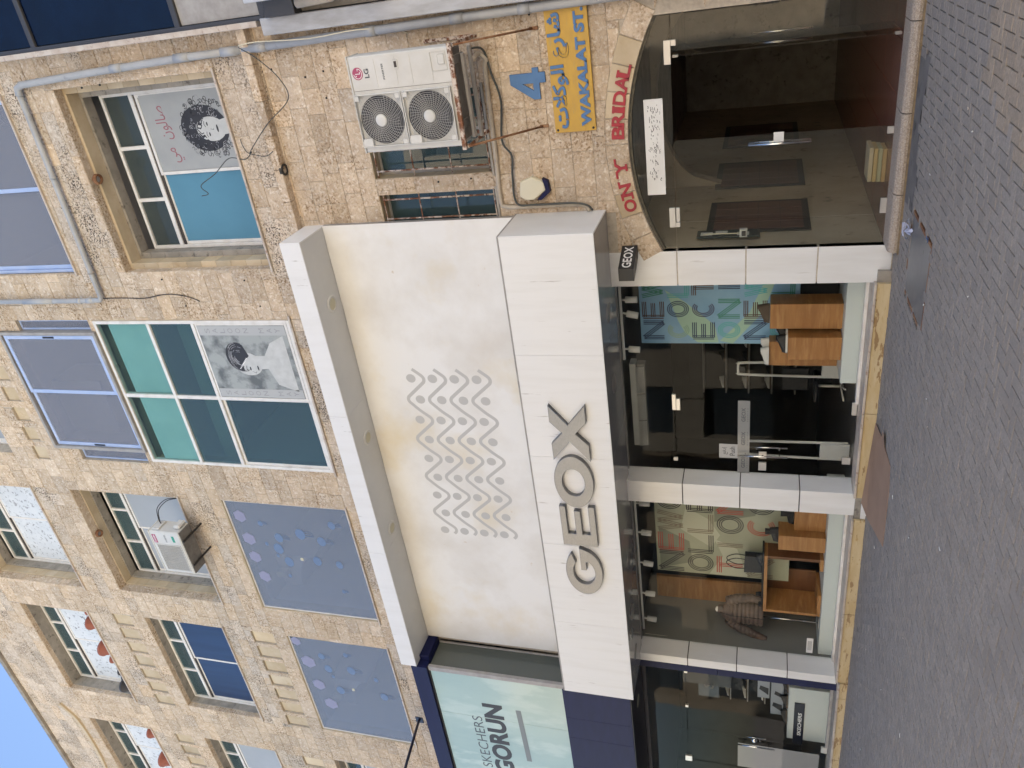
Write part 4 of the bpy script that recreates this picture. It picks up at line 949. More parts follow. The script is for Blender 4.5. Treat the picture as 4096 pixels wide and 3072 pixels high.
# displays in the left shop
db = empty('display_box', (-13.6, .75, .15), 'white display box with a navy label reading SKECHERS in the left window', 'display box')
MB().cbox(-14.55, -13.05, .62, 1.2, .15, .90, .004).build('box_body', PLATF, db); MB().cbox(-14.66, -13.45, .60, .617, .60, .79, .002).build('name_plate', NAVYD, db)
text('lettering', 'SKECHERS', -14.40, -13.72, .645, .715, .598, WHITET, db, bold=.03, shear=.15)
for (x0, x1, z0, z1, lab) in ((-14.30, -13.27, .98, 1.22, 'pale photo block with walking legs behind the white display box'), (-13.85, -13.1, 1.25, 1.48, 'upper pale photo block in the left shop window')):
    pb = empty('photo_block', ((x0+x1)/2, .95, z0), lab, 'photo display'); MB().cbox(x0, x1, .95, 1.25, z0, z1, .003).build('block', LGREY, pb)
    ph = MB(); ph.flat([(x0+.1, z0+.02), (x0+.3, z0+.02), (x0+.36, z1-.05), (x0+.25, z1-.03)], .9485); ph.flat([(x0+.5, z0+.01), (x0+.62, z0+.01), (x0+.7, z1-.08), (x0+.6, z1-.06)], .9485); ph.build('printed_figures', INK, pb)
sg = empty('inner_sign', (-14.6, 2.2, 2), 'dim SKECHERS wall sign deep inside the left shop', 'sign')
MB().cbox(-16.6, -14.0, 3.0, 3.04, 2.35, 2.85).build('sign_board', NAVYD, sg); text('lettering', 'SKECHERS', -16.3, -14.3, 2.47, 2.72, 2.997, INKG, sg, bold=.03, shear=.15)
po = empty('shoe_poster', (-13.6, 1.2, 2.0), 'dark poster with a white shoe in the left shop window', 'poster')
MB().cbox(-14.0, -12.9, 1.2, 1.23, 2.0, 3.0).build('board', BLACKP, po); MB().flat([(-13.6, 2.5), (-13.2, 2.45), (-13.15, 2.62), (-13.35, 2.7), (-13.42, 2.85), (-13.58, 2.83)], 1.198).build('printed_shoe', WHITET, po)
text('lettering', 'LIFE', -13.45, -13.12, 2.16, 2.24, 1.197, WHITET, po)

# ------------------------------------------------------------------ shoes, made once and copied
def make_shoe(name, label, cat, L_, h, m, ms, boot=0., group=None):
    sh = empty(name, (0, 0, 0), label, cat, group)
    out = [(-.5, .0), (-.47, .11), (-.3, .14), (0, .12), (.25, .17), (.42, .13), (.5, .0), (.42, -.12), (.25, -.15), (0, -.12), (-.3, -.14), (-.47, -.11)]
    s_ = MB(); pts = [(x*L_, y*L_) for x, y in out]; s_.zprism(pts, 0, .028); s_.build('sole', ms, sh)
    n_ = len(out); V = []; lev = [(0, 1., 0), (.25, .97, 0), (.5, .88, 0), (.75, .72, 0), (1., .55, 0)]
    for t, sc_, _ in lev:
        for x, y in out:
            hh = h*(.38+.62*max(0, min(1, (.18-x)/.35))) if not boot else h*(.5+.5*max(0, min(1, (.1-x)/.2)))
            k = sc_ if x > .05 else (.6+.4*sc_)
            V.append((x*L_*(1-.12*t), y*L_*k, .026+hh*t))
    F = [(i*n_+k, i*n_+(k+1) % n_, (i+1)*n_+(k+1) % n_, (i+1)*n_+k) for i in range(len(lev)-1) for k in range(n_)]+[tuple(range((len(lev)-1)*n_, len(lev)*n_))]
    MB().add(V, F, 0, True).build('upper', m, sh)
    lc = MB()
    for k in range(4): x = .08-.07*k; z = .028+h*(.40+.145*k); lc.tube([(x*L_, -.05*L_, z), (x*L_+.005, 0, z+.008), (x*L_, .05*L_, z)], .004, 5)
    lc.build('laces', ms, sh)
    if boot:
        b_ = MB(); b_.lathe([(.052, .05), (.048, h*.6), (.053, h+boot*.5), (.058, h+boot), (.05, h+boot-.005), (.045, h)], (-.17*L_, 0, 0), 16); b_.build('shaft', m, sh)
    return sh
def put(o, first, x, y, z, rz, lab=None, s=1.):
    c = o if first else copy_tree(o)
    c.location = (x, y, z); c.rotation_euler = (0, 0, rz); c.scale = (s, s, s)
    if lab: c['label'] = lab
    return c
ws = make_shoe('white_sneaker', 'white sneaker on the left wooden block in the right window', 'shoe', .30, .10, SHOEW, SHOEW, group='white sneakers in the right window')
put(ws, True, -6.02, 1.02, 1.45, R(192)); put(ws, False, -5.93, 1.16, 1.45, R(190), 'white sneaker half hidden behind its pair in the right window')
bsn = make_shoe('black_sneaker', 'black high sneaker with white sole on the low wooden block', 'shoe', .29, .14, LEATH, SHOEW)
put(bsn, True, -5.70, .82, 1.19, R(200)); put(bsn, False, -5.60, .95, 1.19, R(198), 'second black high sneaker behind its pair on the low block')
ts = make_shoe('taupe_boot', 'taupe suede ankle boot on the tall wooden block', 'shoe', .30, .15, SHOET, SHOET)
put(ts, True, -5.24, .92, 1.455, R(196))
bb = make_shoe('black_ankle_boot', 'black leather ankle boot standing on the middle wooden block in the left window', 'boot', .28, .12, LEATH, LEATH, boot=.10)
put(bb, True, -9.40, .78, 1.21, R(195)); put(bb, False, -9.14, .98, .96, R(200), 'black leather ankle boot on the low block beside the white pier')
lo = make_shoe('black_loafer', 'black patent shoe at the left end of the open wooden cube', 'shoe', .28, .07, LEATH, LEATH)
put(lo, True, -10.98, .80, 1.465, R(240)); put(lo, False, -9.95, .72, 1.465, R(170), 'black patent shoe at the right end of the open wooden cube')
ks = make_shoe('dark_trainer', 'dark trainer on the white display box in the left shop', 'shoe', .30, .10, LEATH, SHOET, group='dark trainers in the left shop')
put(ks, True, -14.2, .85, .90, R(205)); 
for k, (x, z, y) in enumerate(((-13.75, .90, .85), (-13.35, .90, .9))): put(ks, False, x, y, z, R(200+k*9), 'dark trainer in the middle of the white display box' if k == 0 else 'dark trainer at the right end of the white display box')
tr = make_shoe('pale_trainer', 'pale trainer', 'shoe', .30, .10, SHOEW, SHOET, group='trainers on the wall shelves')
def shelves(name, lab, x0, x1, y, zs_, n, P_lab, gl):
    S_ = empty(name, ((x0+x1)/2, y, .2), lab, 'shelf')
    for z in zs_: MB().cbox(x0, x1, y, y+.32, z-.03, z).build('shelf_board', ALUG, S_)
    MB().cbox(x0, x1, y+.32, y+.34, .17, 3.0).build('back_panel', WALLD, S_)
    return S_
shelves('wall_shelf', 'dark wall shelving with rows of shoes deep in the middle shop', -8.6, -5.6, 4.2, (.9, 1.35, 1.8, 2.25, 2.7), 6, '', '')
shelves('wall_shelf', 'dark wall shelving with rows of shoes deep in the left shop', -16.6, -13.2, 3.0, (.9, 1.3, 1.7, 2.1), 6, '', '')
first = True
for (x0, n, y, zz, where) in ((-8.4, 9, 4.32, (.9, 1.35, 1.8, 2.25), 'middle'), (-16.4, 10, 3.12, (.9, 1.3, 1.7, 2.1), 'left')):
    for zi, z in enumerate(zz):
        for k in range(n):
            if rnd.random() < .25: continue
            o = put(tr if k % 3 == 0 else ks, first and k % 3 == 0 and tr.name == 'pale_trainer' and first, x0+k*.31, y, z, R(250+rnd.uniform(-8, 8)), 'pale trainer on a wall shelf deep in the %s shop' % where if k % 3 == 0 else 'dark trainer on a wall shelf deep in the %s shop' % where)
            if k % 3 == 0: first = False
            o['group'] = 'trainers on the wall shelves'
# ------------------------------------------------------------------ right display window
def ebox(name, lab, cat, *a, m=WOOD, **k):
    o = MB().cbox(*a, **k).build(name, m); return tag(o, lab, cat)
ebox('display_platform', 'white display platform under the three wooden blocks', 'platform', -6.19, -4.42, .50, 1.5, .17, .45, m=PLATF)
ebox('display_platform', 'white display platform under the open wooden cube', 'platform', -11.99+.03, -8.42, .50, 1.3, .17, .455, m=PLATF)
ebox('wooden_block', 'tall cherry wood display block nearest the right pier', 'display block', -5.42, -5.02, .75, 1.12, .452, 1.45)
ebox('wooden_block', 'low cherry wood display block carrying the black sneakers', 'display block', -5.87, -5.50, .62, 1.05, .452, 1.19)
ebox('wooden_block', 'tall cherry wood display block carrying the white sneakers', 'display block', -6.215, -5.80, 1.07, 1.35, .452, 1.45)
ebox('wooden_block', 'low cherry wood block beside the white middle pier', 'display block', -9.275, -8.85, .78, 1.15, .457, .96)
ebox('wooden_block', 'cherry wood block carrying the black ankle boot left of the low block', 'display block', -9.60, -9.285, .62, 1.02, .457, 1.21)
cu = empty('open_wooden_cube', (-10.47, .9, .45), 'large open fronted cherry wood cube with shoes and a bag on top', 'display cube')
for a in ((-11.13, -9.79, 1.375, 1.43), (-11.13, -10.62, .457, .515), (-10.05, -9.79, .457, .515)): MB().cbox(a[0], a[1], .65, 1.25, a[2], a[3], .003).build('board', WOOD, cu)
for a in ((-11.13, -11.07), (-9.85, -9.79)): MB().cbox(a[0], a[1], .652, 1.25, .517, 1.373, .003).build('side_board', WOODD if a[0] > -10 else WOOD, cu)
MB().cbox(-11.06, -10.55, 1.2, 1.24, .517, 1.372).build('back_board', WOODD, cu)
ebox('black_tray', 'thin black lacquer tray on top of the open wooden cube', 'tray', -11.0, -9.75, .68, 1.1, 1.432, 1.462, m=LEATH)
po = empty('blue_poster', (-5.4, 1.3, 1.0), 'blue hanging poster with striped capital letters in the right window', 'poster')
pb = MB(); pb.cbox(-5.95, -4.72, 1.30, 1.31, 1.02, 3.46, .001); pb.build('sheet', mat('blue poster print', (.22, .42, .66), .5, c2=(.32, .54, .72), ns=.9, nst=(1, 1, 1)), po)
sh = MB(); sh.flat([(-5.93, 2.55), (-5.93, 2.22), (-5.62, 2.28), (-5.2, 2.75), (-5.0, 3.05), (-5.1, 3.0), (-5.55, 2.85), (-5.75, 2.75)], 1.2985); sh.flat([(-5.9, 2.2), (-5.4, 1.75), (-4.8, 1.5), (-4.8, 1.35), (-5.4, 1.55), (-5.95, 2.0)], 1.2985)
sh.build('printed_shapes', mat('pale mint print', (.40, .60, .50), .5), po)
cols_ = {'d': mat('ink navy', (.02, .04, .12), .5), 'm': mat('ink brown', (.11, .06, .05), .5), 'g': mat('ink green', (.06, .28, .20), .5), 't': mat('ink turquoise', (.12, .48, .52), .5), 'v': mat('ink plum', (.06, .05, .13), .5), 'r': mat('ink red', (.40, .06, .035), .5), 's': mat('ink pale green', (.28, .45, .35), .5), 'k': mat('ink black', (.035, .032, .03), .5), 'b': mat('ink taupe', (.20, .16, .11), .5)}
pl = MB(); ks_ = list(cols_)
for r_, row in enumerate((('N', 'd'), ('E', 'm'), ('W', 'g')), ): pass
rows_ = [[('N', 'd'), ('E', 'm'), ('W', 'g')], [('C', 's'), ('O', 'd'), ('L', 't')], [('E', 'd'), ('C', 'v'), ('T', 'm')], [('O', 't'), ('N', 'g'), ('I', 'd')], [('N', 'd'), ('E', 'm'), ('W', 't')], [('C', 't'), ('O', 'v'), ('L', 'g')]]
for r_, row in enumerate(rows_):
    for c_, (ch, kk) in enumerate(row): striped(pl, ch, -5.84+c_*.37, 3.08-r_*.395, .27, .33, 1.2975, ks_.index(kk), .015, .028)
pl.build('printed_letters', [cols_[k] for k in ks_], po)
po = empty('olive_poster', (-9.8, 1.0, 1.0), 'olive grey hanging poster with striped capital letters in the left window', 'poster')
MB().cbox(-10.67, -8.75, 1.0, 1.01, 1.0, 3.36, .001).build('sheet', mat('olive poster print', (.30, .31, .22), .5, c2=(.36, .37, .27), ns=.8), po)
sh = MB(); sh.flat([(-10.0, 2.36), (-9.62, 2.9), (-9.1, 2.8), (-9.35, 2.4), (-9.7, 2.2)], .9985); sh.flat([(-10.66, 2.4), (-10.2, 2.15), (-9.8, 2.3), (-10.0, 1.9), (-10.66, 1.7)], .9987); sh.build('printed_shapes', mat('pale olive print', (.47, .47, .36), .5), po)
sh = MB(); sh.flat([(-10.6, 3.3), (-9.6, 3.3), (-9.9, 2.75), (-10.4, 2.7)], .9988); sh.flat([(-9.4, 2.3), (-8.8, 2.3), (-8.8, 1.5), (-9.2, 1.6)], .9988); sh.build('printed_shapes', mat('dark olive print', (.20, .21, .15), .5), po)
pl = MB()
for r_, row in enumerate([[('N', 'k'), ('E', 'r'), ('W', 'b'), ('C', 'k')], [('O', 'k'), ('L', 'k'), ('L', 'b'), ('E', 'k')], [('T', 'r'), ('I', 'b'), ('O', 'k'), ('N', 'r')], [('N', 'b'), ('J', 'b'), ('C', 'r'), ('O', 'k')]]):
    for c_, (ch, kk) in enumerate(row):
        if ch == 'J': continue
        striped(pl, ch, -10.60+c_*.48, 2.86-r_*.53, .40, .45, .9975, ks_.index(kk), .019, .036)
pl.build('printed_letters', [cols_[k] for k in ks_], po)
ebox('wood_partition', 'tall cherry veneer panel beside the olive poster', 'partition', -11.93, -11.35, 1.55, 1.62, 1.25, 3.48)
# jacket on a rod
jk = empty('puffer_jacket', (-11.35, .8, 1.4), 'brown quilted puffer jacket on a stand in the left window', 'jacket')
def puffy(path, rad, flat_=.62, n=18, ring=.075, amp=.09):
    P = [Vector(p) for p in path]; V = []; F = []; tot = sum((P[i+1]-P[i]).length for i in range(len(P)-1)); m_ = int(tot/.011); cum = 0
    for i in range(m_+1):
        s_ = tot*i/m_; k = 0; q = s_
        while k < len(P)-2 and q > (P[k+1]-P[k]).length: q -= (P[k+1]-P[k]).length; k += 1
        t = q/(P[k+1]-P[k]).length; c_ = P[k].lerp(P[k+1], t); rr_ = rad[k]+(rad[k+1]-rad[k])*t; d_ = (P[k+1]-P[k]).normalized()
        a = Vector((0, 1, 0)); b_ = d_.cross(a).normalized(); puff = 1-amp+amp*2*abs(math.sin(math.pi*s_/ring))**.5
        for j in range(n):
            an = 2*math.pi*j/n; w_ = 1+.03*math.sin(5*an+s_*40); V.append(c_+b_*math.cos(an)*rr_*puff*w_+a*math.sin(an)*rr_*flat_*puff*w_)
    for i in range(m_):
        for j in range(n): F.append((i*n+j, i*n+(j+1) % n, (i+1)*n+(j+1) % n, (i+1)*n+j))
    F += [tuple(range(n)), tuple(range(m_*n, m_*n+n))]
    return MB().add(V, F, 0, True)
puffy([(-11.36, .8, 1.42), (-11.36, .8, 1.62), (-11.36, .8, 1.98), (-11.35, .8, 2.10), (-11.34, .8, 2.18)], [.275, .255, .27, .20, .085], .5).build('body', QUILT, jk)
puffy([(-11.58, .8, 2.06), (-11.72, .78, 1.88), (-11.84, .75, 1.60), (-11.93, .72, 1.36)], [.10, .095, .08, .065], .85, 14).build('sleeve', QUILT, jk)
puffy([(-11.12, .8, 2.06), (-11.02, .8, 1.88), (-10.98, .8, 1.65), (-10.99, .78, 1.45)], [.10, .09, .08, .065], .85, 14).build('sleeve', QUILT, jk)
puffy([(-11.34, .8, 2.14), (-11.33, .8, 2.24)], [.10, .085], .8, 16, .1, .03).build('collar', QUILT, jk)
MB().tube([(-11.345, .655, 1.42), (-11.345, .66, 1.7), (-11.34, .655, 2.0), (-11.335, .71, 2.2)], .006, 6).build('zip', BLACKM, jk)
MB().ball((-11.335, .79, 2.24), (.06, .05, .045)).build('hanger_cap', LAMPW, jk)
sd_ = empty('garment_stand', (-11.42, .8, .45), 'thin steel garment stand under the puffer jacket', 'stand')
MB().tube([(-11.43, .8, .46), (-11.42, .8, 1.42)], .012, 8).build('rod', CHROME, sd_); MB().lathe([(0, .466), (.14, .464), (.14, .456)], (-11.43, .8, 0), 24).build('base', STEELW, sd_)
bg_ = empty('handbag', (-10.09, .8, 1.46), 'black leather tote bag with two looped handles on the open wooden cube', 'bag')
MB().prism([(-10.27, 1.463), (-9.91, 1.463), (-9.90, 1.76), (-10.29, 1.775)], .72, .86).build('bag_body', LEATH, bg_, bevel=.012)
for y in (.735, .845): MB().tube(smooth([(-10.2, y, 1.765), (-10.21, y, 1.92), (-10.13, y, 2.06), (-10.05, y, 2.06), (-9.98, y, 1.92), (-9.99, y, 1.76)], 5), .008, 6).build('strap', LEATH, bg_)
# spotlights on tracks
def spot_proto(x, lab):
    s_ = empty('spotlight', (x, .62, 3.38), lab, 'spotlight', 'white cylinder spotlights behind the shopfront')
    MB().lathe([(0, 3.385), (.045, 3.38), (.052, 3.385), (.052, 3.555), (.045, 3.562), (0, 3.562)], (x, .62, 0), 20).build('lamp_barrel', LAMPW, s_); MB().cbox(x-.012, x+.012, .60, .64, 3.56, 3.62).build('stem', LAMPW, s_); return s_
s0 = spot_proto(-4.86, 'rightmost white spotlight beside the right pier')
for x, rz, l in ((-5.13, 12, 'tilted white spotlight above the blue poster'), (-5.72, 4, 'white spotlight right of the air curtain'), (-8.78, 0, 'white spotlight close to the middle pier in the left window'), (-9.46, 4, 'white spotlight above the right half of the olive poster'), (-10.20, 8, 'white spotlight at the joint of the left window panes'), (-10.95, 3, 'white spotlight above the wood partition'), (-11.62, 5, 'leftmost white spotlight in the left window')):
    c = copy_tree(s0, (x, .62, 3.38)); c.rotation_euler = (0, R(rz), 0); c['label'] = l
tr_ = empty('lighting_track', (-8, .62, 3.62), 'white ceiling track that carries the spotlights', 'track')
MB().cbox(-5.9, -4.4, .60, .64, 3.62, 3.66).build('rail', LAMPW, tr_); MB().cbox(-11.9, -8.4, .60, .64, 3.62, 3.66).build('rail', LAMPW, tr_)
ac_ = empty('air_curtain', (-6.9, .9, 3.4), 'long white louvred air curtain above the glass door', 'air curtain')
MB().cbox(-7.72, -6.12, .88, 1.08, 3.52, 3.62).build('casing', ACW, ac_)
for k in range(3):
    xa = -7.70+k*.52
    for j in range(9): MB().box(xa, xa+.49, .865-.004*j, .88, 3.385+j*.015, 3.391+j*.015).build('louvre', ACW, ac_)
MB().cbox(-7.71, -6.13, .882, 1.05, 3.37, 3.518).build('grille_back', WALLG, ac_)
def gate(x, y, z1, lab, w=.34):
    g_ = empty('security_gate', (x, y, .17), lab, 'security gate', 'white security gates inside the door')
    mb = MB(); mb.tube(smooth([(x-w/2, y, .2), (x-w/2+.01, y, 1.0), (x-w/2+.03, y, z1-.06), (x-w/2+.06, y, z1), (x+w/2-.06, y, z1), (x+w/2-.03, y, z1-.06), (x+w/2-.01, y, 1.0), (x+w/2, y, .2)], 4), .022, 8); mb.build('loop', ACW, g_)
    MB().cbox(x-w/2+.02, x+w/2-.02, y-.03, y+.03, .17, .62, .01).build('base_panel', ACW, g_); MB().cbox(x-.05, x+.05, y-.025, y+.025, z1-.10, z1-.03).build('sensor', BLACKM, g_); return g_
gate(-6.57, 1.6, 1.92, 'white security gate behind the wooden blocks', .28); gate(-7.75, 1.0, 1.85, 'white security gate nearest the door handle', .32)
wl_ = MB(); wl_.tube([(-11.93, .5, 3.6), (-11.96, .5, 1.12)], .006, 6); wl_.tube([(-11.90, .5, 3.6), (-11.93, .5, 1.12)], .006, 6); wl_.cbox(-11.965, -11.91, .49, .52, 1.06, 1.13)
tag(wl_.build('chain_pull', CREAM), 'thin white blind cord with a pull at the left end of the left window', 'blind cord')
ch = empty('office_chair', (-7.2, 2.4, .17), 'dark office chair back behind the glass door', 'chair')
MB().cbox(-7.45, -7.0, 2.4, 2.46, .75, 1.2, .02).build('backrest', LEATH, ch); MB().cbox(-7.45, -7.0, 2.0, 2.4, .62, .69, .02).build('seat', LEATH, ch); MB().tube([(-7.22, 2.2, .2), (-7.22, 2.2, .62)], .025, 8).build('column', ACW, ch)
for a in range(5): MB().tube([(-7.22, 2.2, .25), (-7.22+.26*math.cos(a*1.257), 2.2+.26*math.sin(a*1.257), .2)], .018, 6).build('leg', ACW, ch)

# ================================================================== things on the wall
# twin fan ac unit
U = empty('twin_fan_ac_unit', (-1.5, -.6, 5.2), 'large white outdoor ac unit with two round fan grilles on a rusty bracket', 'ac unit')
ux0, ux1, uz0, uz1, uf = -2.055, -.885, 5.21, 6.555, -.87
MB().cbox(ux0, ux1, uf, uf+.34, uz0, uz1, .012).build('casing', ACW, U)
MB().cbox(ux0-.008, ux1+.008, uf-.008, uf+.35, uz1, uz1+.022, .006).build('top_cover', ACW, U)
MB().box(-1.292, -1.288, uf-.0015, uf, uz0+.01, uz1-.01).build('panel_joint', SEAL, U)
for z in (5.45, 5.72, 5.92, 6.2): MB().cbox(-1.26, -.93, uf-.004, uf, z, z+.008, .002).build('pressed_rib', ACW, U)
for (zc, nm) in ((6.235, 'upper'), (5.57, 'lower')):
    xc = -1.655; r_ = .30
    MB().lathe([(0, uf-.004), (r_, uf-.004)], (xc, 0, zc), 40, 'y').build('fan_cavity', ACB, U)
    bl_ = MB()
    for k in range(3):
        a0 = 2.1*k+.4; bl_.add([(xc+.05*math.cos(a0), uf-.006, zc+.05*math.sin(a0)), (xc+.26*math.cos(a0-.3), uf-.008, zc+.26*math.sin(a0-.3)), (xc+.27*math.cos(a0+.35), uf-.012, zc+.27*math.sin(a0+.35)), (xc+.06*math.cos(a0+.9), uf-.01, zc+.06*math.sin(a0+.9))], [(0, 1, 2, 3)])
    bl_.build('fan_blade', mat('dark fan', (.05, .05, .055), .5), U)
    gr = MB(); yg = uf-.045
    sq = .315
    frame(gr, xc-sq-.012, xc+sq+.012, zc-sq-.012, zc+sq+.012, yg-.004, uf, .014)
    for k in range(17):
        r2_ = .078+.0225*k; pts = [(xc+r2_*math.cos(R(a)), yg, zc+r2_*math.sin(R(a))) for a in range(0, 361, 9)]
        run = []
        for p in pts+[None]:
            if p and abs(p[0]-xc) < sq and abs(p[2]-zc) < sq: run.append(p)
            else:
                if len(run) > 1: gr.tube(run, .0022, 3, caps=False)
                run = []
    for k in range(40):
        a = 2*math.pi*k/40; pts = []
        for t in range(7):
            r2_ = .075+.37*t/6; an = a+.5*t/6; p = (xc+r2_*math.cos(an), yg-.002, zc+r2_*math.sin(an))
            if abs(p[0]-xc) < sq and abs(p[2]-zc) < sq: pts.append(p)
        if len(pts) > 1: gr.tube(pts, .0022, 3, caps=False)
    for sx in (-1, 1):
        for sz in (-1, 1): gr.cbox(xc+sx*(sq-.035)-.03, xc+sx*(sq-.035)+.03, yg-.006, yg+.002, zc+sz*(sq-.035)-.03, zc+sz*(sq-.035)+.03, .003)
    gr.cbox(xc-sq, xc-sq+.10, yg-.008, yg, zc+sq-.14, zc+sq-.01) if nm == 'upper' else gr.cbox(xc-sq, xc-sq+.10, yg-.008, yg, zc+sq-.16, zc+sq-.01)
    gr.build('fan_grille', ACW, U); MB().lathe([(0, yg-.012), (.06, yg-.011), (.074, yg-.006), (.076, yg+.002)], (xc, 0, zc), 28, 'y').build('grille_hub', ACW, U)
lg = MB(); lg.flat(ell(-1.085, 6.45, .075, .072, 28), uf-.002); lg.build('logo_disc', LGR, U)
lg = MB(); lg.ribbon(arc(-1.085, 6.45, .058, .055, 95, 355, 24)+[(-1.055, 6.447)], .007, uf-.0032); lg.ribbon([(-1.087, 6.485), (-1.087, 6.42), (-1.062, 6.42)], .008, uf-.0034); lg.flat(ell(-1.112, 6.475, .008, .008, 10), uf-.0033); lg.build('logo_lines', WHITET, U)
text('lettering', 'LG', -1.145, -1.035, 6.295, 6.36, uf-.002, DKTEXT, U, bold=.03)
text('lettering', 'INVERTER', -1.185, -.995, 6.09, 6.115, uf-.002, DKTEXT, U, bold=.02, shear=.2)
MB().cbox(-1.075, -.965, uf-.008, uf, 5.885, 5.95, .004).build('handle_rim', ACW, U); MB().box(-1.055, -.985, uf-.0095, uf-.008, 5.90, 5.935).build('handle_slot', SEAL, U)
f = MB(); frame(f, -1.15, -.93, 5.25, 5.45, uf-.006, uf, .006); f.build('valve_cover', ACW, U); 
MB().cbox(-1.08, -.96, uf-.012, uf, 5.27, 5.36, .01).build('valve_handle', ACW, U)
# bracket
Bk = empty('ac_bracket', (-1.5, -.4, 5.1), 'rusty angle iron bracket carrying the twin fan ac unit', 'bracket')
MB().cbox(-2.10, -.85, uf-.05, uf-.005, 5.15, 5.205, .003).build('front_rail', RUST, Bk); MB().cbox(-2.08, -.87, -.22, -.17, 5.15, 5.205).build('rear_rail', RUST, Bk)
for x in (-.88, -2.07):
    MB().cbox(x-.022, x+.022, uf, -.0, 5.13, 5.15).build('side_rail', RUST, Bk); MB().cbox(x-.022, x+.022, -.03, .0, 5.12, 5.85 if x > -1 else 5.3).build('wall_rail', RUST, Bk)
    MB().tube([(x, uf+.01, 5.14), (x+.0, -.02, 4.38)], .017, 4).build('strut', RUSTD, Bk)
    MB().cbox(x-.02, x+.02, -.02, .0, 4.30, 4.42).build('strut_foot', RUSTD, Bk)
MB().cbox(-2.0, -.9, uf+.02, uf+.33, 5.185, 5.207).build('unit_base', ACD, U)
for x in (-1.85, -1.1): MB().cbox(x, x+.1, uf-.01, uf+.36, 5.155, 5.184).build('unit_foot', ACD, U)
MB().cbox(-2.0, -1.0, -.7, -.62, 5.09, 5.13).build('cross_rail', ALUG, Bk); MB().cbox(-2.05, -.95, -.42, -.36, 5.09, 5.13).build('cross_rail', ALUG, Bk)

# single fan ac unit
A2 = empty('single_fan_ac_unit', (-9.9, -.6, 12.8), 'white outdoor ac unit with a square fin grille in front of the grey blinds', 'ac unit')
ax0, ax1, ay0, ay1, az0, az1 = -10.46, -9.36, -.62, -.26, 12.78, 13.52
MB().cbox(ax0, ax1, ay0, ay1, az0, az1, .02).build('casing', ACW, A2); MB().cbox(ax0-.01, ax1+.01, ay0-.01, ay1+.01, az1-.015, az1+.015, .008).build('top_cover', ACW, A2)
MB().cbox(ax0+.01, ax1-.01, ay0+.01, ay1-.01, az0-.02, az0, .004).build('base_pan', ACD, A2)
mb = MB(); frame(mb, ax0+.06, ax1-.33, az0+.05, az1-.08, ay0-.012, ay0, .02)
MB().box(ax0+.08, ax1-.35, ay0-.003, ay0+.002, az0+.07, az1-.10).build('fin_back', ACF, A2)
for k in range(30): z = az0+.075+k*.0185; mb.box(ax0+.08, ax1-.35, ay0-.008, ay0-.004, z, z+.004)
for k in range(14): x = ax0+.1+k*.047; mb.box(x, x+.003, ay0-.009, ay0-.0045, az0+.07, az1-.10)
mb.build('fin_grille', ACW, A2)
MB().cbox(ax1, ax1+.04, ay0+.05, ay1-.05, az1-.24, az1-.06, .01).build('side_handle', ACW, A2); MB().cbox(ax1, ax1+.09, ay0+.1, ay1-.02, az0+.02, az0+.18, .03).build('valve_cover', ACW, A2)
MB().box(-9.66, -9.44, ay0-.002, ay0, 13.38, 13.47).build('red_badge', LGR, A2); text('lettering', 'TOSHIBA', -9.65, -9.45, 13.405, 13.445, ay0-.003, WHITET, A2, bold=.02)
text('lettering', 'INVERTER', -9.63, -9.44, 13.13, 13.17, ay0-.003, DKTEXT, A2); MB().box(-9.62, -9.46, ay0-.002, ay0, 12.93, 12.99).build('green_badge', mat('green badge', (.03, .28, .2), .5), A2)
for x in (ax0+.22, ax1-.24):
    MB().cbox(x-.02, x+.02, ay0+.02, -.0, az0-.055, az0-.022).build('bracket_arm', BLACKM, A2)
MB().tube(smooth([(-9.33, -.4, 13.36), (-9.2, -.38, 13.38), (-9.05, -.25, 13.44), (-8.98, -.05, 13.35), (-8.98, .02, 13.1)], 6), .009, 6).build('cable', BLACKR, A2); MB().tube(smooth([(-9.33, -.42, 13.33), (-9.22, -.4, 13.34), (-9.08, -.27, 13.40), (-9.0, -.07, 13.32), (-8.985, .02, 13.1)], 6), .009, 6).build('cable', BLACKR, A2)
so_ = MB(); so_.flat([(-9.0, 13.0), (-9.2, 12.6), (-9.8, 12.35), (-10.3, 12.5), (-10.4, 12.9), (-9.9, 13.02)], -.0125)

# pipes
def pipe(name, pts, r, m, lab, cat='pipe', joints=(), n=12, clips=()):
    P = empty(name, pts[0], lab, cat); MB().tube(pts, r, n).build('tube', m, P)
    for (a, b) in joints: MB().tube([a, b], r*1.16, n).build('socket', m, P)
    for (c_, d_) in clips: MB().tube([c_, d_], r*1.3, n).build('clip', ALUG, P)
    return P
pipe('drain_pipe', [(-.70, -.10, 8.5), (-.645, -.10, 4.6), (-.60, -.10, 0)], .058, PIPE, 'grey plastic drain pipe running down the right corner below the ledge',
     joints=[((-.696, -.10, 8.3), (-.694, -.10, 8.12)), ((-.672, -.10, 6.6), (-.67, -.10, 6.45)), ((-.655, -.10, 5.4), (-.653, -.10, 5.22)), ((-.64, -.10, 4.5), (-.638, -.10, 4.35))])
pipe('drain_pipe', [(-.70, -.10, 8.52), (-.705, -.10, 9.5), (-.75, -.10, 11.2), (-.80, -.10, 12.58), (-.84, -.10, 12.68), (-.95, -.10, 12.70)], .055, PIPE, 'grey plastic drain pipe running up the corner beside the salon window',
     joints=[((-.70, -.10, 8.6), (-.70, -.10, 8.85)), ((-.703, -.1, 9.4), (-.705, -.1, 9.65)), ((-.73, -.10, 10.6), (-.735, -.10, 10.8))])
